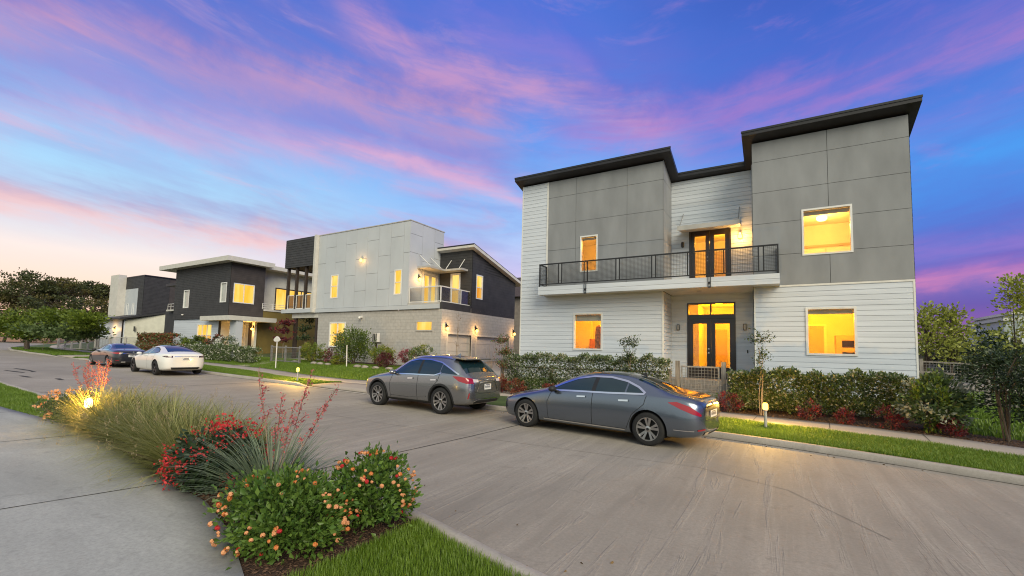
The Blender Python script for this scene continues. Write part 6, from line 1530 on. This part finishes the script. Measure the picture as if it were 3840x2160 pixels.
# --- trees
def tree(name, label, base, crowns, mats, leaf, n, group=None, trunk_r=.25, ncl=60, flat=.6, cr=1.0):
    """crowns: (centre, radii) lobes"""
    t = thing(name, base, label, 'tree', group); n = int(n*1.6); m = MB(); b = Vector(base)
    top = Vector(crowns[0][0]); k = b.lerp(top, .45) + Vector((random.uniform(-.3, .3), 0, 0)); m.path([b - Vector((0, 0, .2)), k, top], [trunk_r, trunk_r*.75, trunk_r*.3], 8)
    for c, r in crowns:
        for _ in range(5): m.tube(k.lerp(top, random.uniform(0, .6)), (c[0]+random.uniform(-.6, .6)*r[0], c[1]+random.uniform(-.6, .6)*r[1], c[2]+random.uniform(-.1, .6)*r[2]), trunk_r*.35, trunk_r*.08, 5)
    m.build('trunk', M_BARK, t); P = []; D = []
    for c, r in crowns:
        p, d = clump_pts(c, r, max(8, ncl//len(crowns)), max(4, n//len(crowns)//max(8, ncl//len(crowns))), cr, .5, flat); P.append(p); D.append(d)
    P = np.concatenate(P); D = np.concatenate(D); k = 0
    for mt, sh in mats:
        # whole clusters of one leaf colour give light and dark masses
        q = slice(k, k+int(len(P)*sh)); k += int(len(P)*sh); leaves('crown', P[q], D[q] + [0, 0, .4], leaf, mt, t, .7)
    return t
def far_tree(name, label, px, py, hw, hh, depth, mats, group, n=1500, lobes=5, ground=1.0, flat=.45, leaf=None):
    """a tree whose crown is centred on a far point; hw, hh in metres"""
    c = at_depth(px, py-12, depth); hh *= 1.02; base = (c.x, c.y, z1(c.x, c.y)); cr = []
    for i in range(lobes):
        a = 2*PI*i/lobes + random.random(); rr = random.uniform(.3, .65)
        cr.append(((c.x + math.cos(a)*hw*rr, c.y + math.sin(a)*hw*rr, c.z + random.uniform(-.5, .6)*hh), (hw*random.uniform(.4, .6), hw*random.uniform(.4, .6), hh*random.uniform(.35, .6))))
    return tree(name, label, base, cr, mats, leaf or depth*.0040, n, group, .3, 70, flat, hw*.10)
GT = 'big trees beyond the end of the street'
TM = [(L_TREE, .6), (L_TREE2, .4)]
far_tree('broad_tree', 'dark broad tree at the left edge of the photo', 20, 762, 8.5, 6.0, 105, TM, GT, 3600, 7)
far_tree('broad_tree', 'second dark broad tree from the left, its top against the orange sky', 85, 758, 8, 5.5, 108, TM, GT, 3600, 7)
far_tree('broad_tree', 'low olive tree mass behind the bright street tree', 60, 815, 9, 4.5, 95, [(L_TREE, .7), (L_TREE2, .3)], GT, 2800, 6)
far_tree('umbrella_pine', 'open umbrella pine between the dark trees', 140, 752, 6, 4.2, 112, [(L_TREE2, .6), (L_TREE, .4)], GT, 2200, 6, flat=.3)
far_tree('umbrella_pine', 'tallest umbrella pine with gaps of sky below its crown', 182, 736, 5.6, 2.8, 118, [(L_TREE, .7), (L_TREE2, .3)], GT, 1900, 6, flat=.28)
far_tree('umbrella_pine', 'umbrella pine right of the tallest one', 220, 748, 4.8, 2.4, 122, [(L_TREE, .8), (L_TREE2, .2)], GT, 1500, 5, flat=.28)
far_tree('umbrella_pine', 'small umbrella pine next to the far dark house', 262, 750, 4.6, 2.2, 126, [(L_TREE, .8), (L_TREE2, .2)], GT, 1400, 5, flat=.28)
far_tree('broad_tree', 'olive tree below the umbrella pines', 170, 800, 7, 4.6, 102, [(L_TREE2, .6), (L_TREE, .4)], GT, 2600, 6)
far_tree('broad_tree', 'olive brown tree beside the far dark house', 245, 806, 7, 4.8, 106, [(L_TREE2, .7), (L_TREE, .3)], GT, 2600, 6)
far_tree('broad_tree', 'dark undergrowth tree at the foot of the umbrella pines', 200, 838, 7, 2.8, 98, [(L_TREE, .8), (L_TREE2, .2)], GT, 1600, 5)
far_tree('broad_tree', 'low dark tree behind the far fence', 275, 838, 6, 3, 98, [(L_TREE2, .5), (L_TREE, .5)], GT, 1500, 5)
bt = Vector((-61.5, 13.0, z1(-61.5, 13.0)))
cs = [(at_y(p, q+6, 13.0 + o), tuple(v*.8 for v in r)) for p, q, o, r in ((60, 800, 0, (1.9, 1.8, 1.0)), (110, 792, .8, (2.1, 1.8, 1.0)), (165, 795, .5, (2.0, 1.8, .95)), (215, 808, .2, (1.7, 1.6, .8)), (45, 815, -.4, (1.5, 1.5, .7)), (90, 828, -.3, (1.9, 1.6, .8)), (150, 825, 0, (2.0, 1.6, .8)), (200, 832, .3, (1.6, 1.4, .6)))]
tree('street_tree', 'bright green spreading street tree near the bend of the road', tuple(bt), [(tuple(c), r) for c, r in cs], [(L_TREEB, .7), (L_HEDGE, .3)], .24, 8200, None, .22, 130, .45, .42)
sapling('young staked tree near the bend of the road', (-56.5, 12.9), 2.5, .4, [(L_SLIM, 1.0)], 120, 1, None, .12)
# trees at the right
GR_ = 'slim young trees behind the side fence'
for px, top, bx, lab, y in ((2338, 785, .95, 'slim yellow green young tree closest to the house corner', 27.5), (2398, 782, 1.15, 'slim yellow green young tree in the middle of the side yard', 28.0)):
    b = at_y(px, 940, y); tp = at_y(px, top, y); zb = z1(b.x, b.y); h_ = tp.z - zb
    cr = [((b.x + ox*1.0, y+oy, zb + h_*f), (w_, w_, h_*.13)) for f, w_, ox, oy in ((.42, .95, .25, 0), (.50, 1.1, -.25, .2), (.60, .85, .2, -.2), (.72, .62, -.1, .1), (.84, .38, .05, 0), (.94, .18, 0, 0))]
    tree('young_tree', lab, (b.x, y, zb), cr, [(L_SLIM, 1.0)], .15, 900, GR_, .06, 90, .6, .20)
b = at_y(2565, 900, 20); tree('young_tree', 'thin young tree at the right edge before the pale tower', (b.x, 20, z1(b.x, 20)), [((b.x, 20, 2.6), (.5, .5, .5)), ((b.x+.1, 20, 3.5), (.45, .45, .5)), ((b.x, 20, 4.2), (.25, .25, .4))], [(L_SLIM, 1.0)], .10, 900, GR_, .03, 60, .6, .14)
for px, py, hw, hh, y, lab in ((2480, 905, 1.6, 1.3, 30, 'dark round tree beyond the side fence'), (2420, 905, 1.2, .9, 34, 'dark low bush beyond the pale garden wall')):
    c = at_y(px, py, y); tree('round_tree', lab, (c.x, y, z1(c.x, y)), [((c.x, y, c.z), (hw, hw, hh)), ((c.x+.7, y, c.z-.3), (hw*.7, hw*.7, hh*.7))], [(L_DARK, .8), (L_HEDGE, .2)], .16, 1800, None, .1, 60, .8, .25)
# ------------------------------------------------------------------ street furniture, fences, buildings at the right
def bollard(label, x, y, h, power, group, headmat=emit('bollard_glow', (255, 186, 74), 7)):
    zg = z1(x, y); t = thing('bollard_light', (x, y, zg), label, 'bollard light', group)
    m = MB(); m.lathe((x, y, zg-.05), [(.05, 0), (.05, .06), (.032, .065), (.032, h+.02), (.05, h+.03), (.05, h+.05)], 14); m.build('post', M_CANOPY, t)
    m = MB(); m.lathe((x, y, zg+h), [(.045, .0), (.06, .02), (.06, .13), (.045, .165), (.0, .175)], 16); m.build('lamp_head', headmat, t, True)
    lamp((x, y, zg+h+.24), power, (1, .56, .10), .05, t)
GB = 'glowing bollard lights'
bollard('lit bollard light in the grass strip beside the grey saloon', -.27, 12.75, .44, 240, GB)
bollard('lit bollard light in the grass strip between the SUV and the white car', -18.6, 12.45, .44, 240, GB)
bollard('lit path light glowing inside the near ornamental grasses', -11.62, 3.36, .44, 58, GB, emit('path_light_glow', (255, 214, 110), 16))
# fences around the grey and white house
def fence(label, x0, x1, y, h, posts, group=None, mesh=True, gate=False, m_=M_WOODGREY, name='fence', cat='fence', w=.055, zf=None):
    zf = zf or (lambda x: z1(x, y)); t = thing(name, ((x0+x1)/2, y, zf((x0+x1)/2)), label, cat, group)
    for x in posts:
        m = MB(); m.box(x-w, x+w, y-w, y+w, zf(x)-.1, zf(x)+h+.08); m.build('post', m_, t)
    ps = sorted(posts)
    for a, b in zip(ps[:-1], ps[1:]):
        for f in (.08, .97):
            m = MB(); m.prism([(a+w, y-.025, zf(a)+h*f-.03), (b-w, y-.025, zf(b)+h*f-.03), (b-w, y-.025, zf(b)+h*f+.03), (a+w, y-.025, zf(a)+h*f+.03)], (0, .05, 0))
            m.build('rail', M_GALV if gate else m_, t)
    if mesh:
        m = MB(); a, b = ps[0]+w, ps[-1]-w; n = int((b-a)/.10)
        for i in range(1, n): x = a + (b-a)*i/n; m.box(x-.003, x+.003, y-.003, y+.003, zf(x)+h*.08, zf(x)+h*.97)
        for k in range(1, 9):
            f = .08 + .89*k/9; m.prism([(a, y-.006, zf(a)+h*f-.003), (b, y-.006, zf(b)+h*f-.003), (b, y-.006, zf(b)+h*f+.003), (a, y-.006, zf(a)+h*f+.003)], (0, .005, 0))
        m.build('wire_mesh', M_GALV, t)
    return t
fence('weathered wooden fence standing inside the left jasmine hedge', -9.98, -3.2, 16.05, 1.05, (-9.98, -7.7, -5.4, -3.2), None)
fence('weathered wooden fence standing inside the right jasmine hedge', -1.35, 3.42, 16.0, 1.0, (-1.35, 1.0, 3.42), None)
t = thing('garden_gate', (-2.2, 16, z1(-2.2, 16)), 'grey wire garden gate between two wooden posts before the front door', 'gate'); zg = z1(-2.2, 16)
m = MB()
for x in (-2.92, -1.50): m.box(x-.065, x+.065, 15.935, 16.065, zg-.1, 1.66)
each(m, 'post', M_WOODGREY, t)
m = MB(); frame(m, Plane('y', 16, -1), -2.82, -1.62, zg+.06, 1.50, .05, -.02, .02); m.box(-2.77, -1.67, 15.982, 16.018, zg+.42, zg+.46); m.build('gate_frame', M_GALV, t)
m = MB()
for i in range(1, 11): x = -2.77 + 1.1*i/11; m.box(x-.005, x+.005, 15.995, 16.005, zg+.1, 1.46)
for i in range(1, 11): z = zg+.1 + (1.36-zg)*i/11; m.box(-2.77, -1.67, 16.006, 16.014, z-.005, z+.005)
m.build('wire_mesh', M_GALV, t)
# side fences on the right
fence('grey side fence running back along the plot at the right', 5.0, 14, 24.0, 1.1, (5.0, 6.6, 8.4, 10.4, 12.4, 14), 'fences right of the house', True)
fence('low grey fence beside the right corner of the house', 3.85, 7.6, 19.2, .95, (3.85, 5.5, 7.6), 'fences right of the house', True)
# small things in the yard of the white panelled house
t = thing('yard_sign', (-25.3, 15.5, z1(-25.3, 15.5)), 'plain white leaf shaped sign on a post before the small gate', 'sign'); zz = z1(-25.3, 15.5)
m = MB(); m.tube((-25.3, 15.5, zz-.05), (-25.3, 15.5, 2.08), .03, n=8); m.build('post', M_RAILW, t)
m = MB(); m.prism([(-25.3+a, 15.47, 2.18+b) for a, b in ((-.34, -.04), (-.2, -.13), (.2, -.13), (.34, -.04), (.22, .09), (.06, .18), (-.06, .18), (-.22, .09))], (0, .03, 0)); m.build('sign_board', M_RAILW, t)
fence('small grey wire gate between the flowering hedge and the round bush', -28.95, -25.9, 17.4, 1.0, (-28.95, -27.4, -25.9), None, True, True, M_GALV, 'garden_gate', 'gate', .05)
t = thing('meter_post', (-21.05, 19.2, z1(-21, 19.2)), 'dark post with a barred grey box beside the block wall', 'meter post'); zz = z1(-21, 19.2)
m = MB(); m.box(-21.14, -21.04, 19.15, 19.25, zz-.05, 2.3); m.box(-21.3, -20.7, 19.12, 19.28, 2.08, 2.16); m.build('post', M_DARKWOOD, t)
m = MB(); m.box(-21.30, -20.9, 19.1, 19.3, 2.17, 2.72); b_ = m.build('meter_box', M_RAILW, t)
m = MB()
for i in range(3): m.box(-21.27+i*.13, -21.21+i*.13, 19.07, 19.099, 2.2, 2.69)
each(m, 'bar', M_BLACK, b_)
m = MB(); m.tube((-21.45, 17.4, z1(-21.45, 17.4)-.05), (-21.5, 17.4, 1.86), .03, n=8); m.lathe((-21.5, 17.4, 1.86), [(.03, 0), (.05, .03), (.04, .07), (.0, .08)], 10)
tag(m.build('white_stake', M_RAILW, org=(-21.45, 17.4, z1(-21.45, 17.4))), 'thin white stake in the lawn before the tall leafy shrub', 'stake')
M_ROCK = pm('edging_rock', (.22, .20, .18), .9, 0, .3, 5, bump=.6, bscale=20)
spots = [(-26.6, 17.55), (-24.6, 17.5), (-23.9, 17.45), (-23.1, 17.4), (-20.6, 17.45), (-19.9, 17.4), (-19.0, 17.35), (-18.0, 17.4)]
for i, (x, y) in enumerate(spots):
    bm = bmesh.new(); bmesh.ops.create_icosphere(bm, subdivisions=2, radius=1)
    for v in bm.verts: v.co *= 1 + random.uniform(-.16, .16); v.co = Vector((v.co.x*.26, v.co.y*.16, v.co.z*.10))
    me = bpy.data.meshes.new('edging_rock'); bm.to_mesh(me); bm.free(); me.materials.append(M_ROCK)
    tag(link('edging_rock', me, None, (x, y, z1(x, y)+.05)), 'low grey rock edging the shrub bed by the block wall', 'rock', 'rocks edging the shrub bed')
# far fence and field
zf = lambda x: z1(x, 16.2)
fence('pale post and wire fence near the bend of the road', -66, -52, 16.2, 1.25, (-66, -64, -62, -59.5, -57.5, -55, -52), 'pale fences at the end of the street', True, False, M_FASCIA, w=.07)
fence('second pale fence behind, running toward the far dark house', -64, -50, 18.6, 1.25, (-64, -60, -56, -53, -50), 'pale fences at the end of the street', True, False, M_FASCIA, w=.07)
sheet('dry_field', np.arange(-300, -79, 10.0), lambda x: 30 + 0*x, lambda x: 120 + 0*x, 12, pm('dry_grass_field', (.26, .12, .05), .95, col2=(.36, .20, .09), scale=.2), .05, lambda x, y: Z(np.clip(x, -140, 14), y), 0, kind='structure')
# buildings beyond the right side yard
def block(name, label, px0, px1, ptop, y, depth, mat, roofm, zb=.5, trim=.25, cat='building', wins=0):
    a = at_y(px0, ptop, y); b = at_y(px1, ptop, y); t = thing(name, ((a.x+b.x)/2, y, zb), label, cat)
    m = MB(); m.box(a.x, b.x, y, y+depth, zb, a.z-trim); w_ = m.build('wall', mat, t)
    m = MB(); m.box(a.x-.3, b.x+.3, y-.3, y+depth+.3, a.z-trim, a.z); m.build('roof', roofm, t)
    for i in range(wins):
        x = a.x + (b.x-a.x)*(i+.5)/wins; m = MB(); m.box(x-.5, x+.5, y-.03, y-.004, a.z-trim-1.8, a.z-trim-.6); m.build('window', M_SKYPANE, t)
    return t
block('garage_building', 'low white garage behind the slim young trees', 2380, 2430, 890, 36, 8, M_WPANEL, M_FASCIA, 1.0)
block('low_building', 'grey flat roofed house just past the house corner', 2312, 2332, 866, 34, 8, pm('slate_siding', (.12, .125, .13), .8), M_FASCIA, 1.0, .4, 'house')
block('low_building', 'dark low pavilion with a white roof edge beyond the garage', 2425, 2470, 878, 42, 8, M_DARKWOOD, M_FASCIA, 1.0, .3)
block('low_building', 'distant brown roofed house on the skyline', 2468, 2530, 853, 80, 12, pm('far_taupe_wall', (.17, .14, .13), .9), M_SHINGLE, 1.0, .8, 'house', 3)
block('tower_building', 'pale tall building at the right edge of the view', 2530, 2552, 800, 70, 12, M_WPANEL, M_FASCIA, 1.0, .3, 'building', 1)
block('tower_building', 'taller pale building section behind the pale tower', 2551, 2620, 784, 74, 12, M_WPANEL, M_FASCIA, 1.0, .3, 'building', 2)
sheet('side_drive', np.array([5.2, 8, 12, 13.9]), lambda x: 24.8 + 0*x, lambda x: 28 + 0*x, 4, M_SIDE, .02, kind='structure')
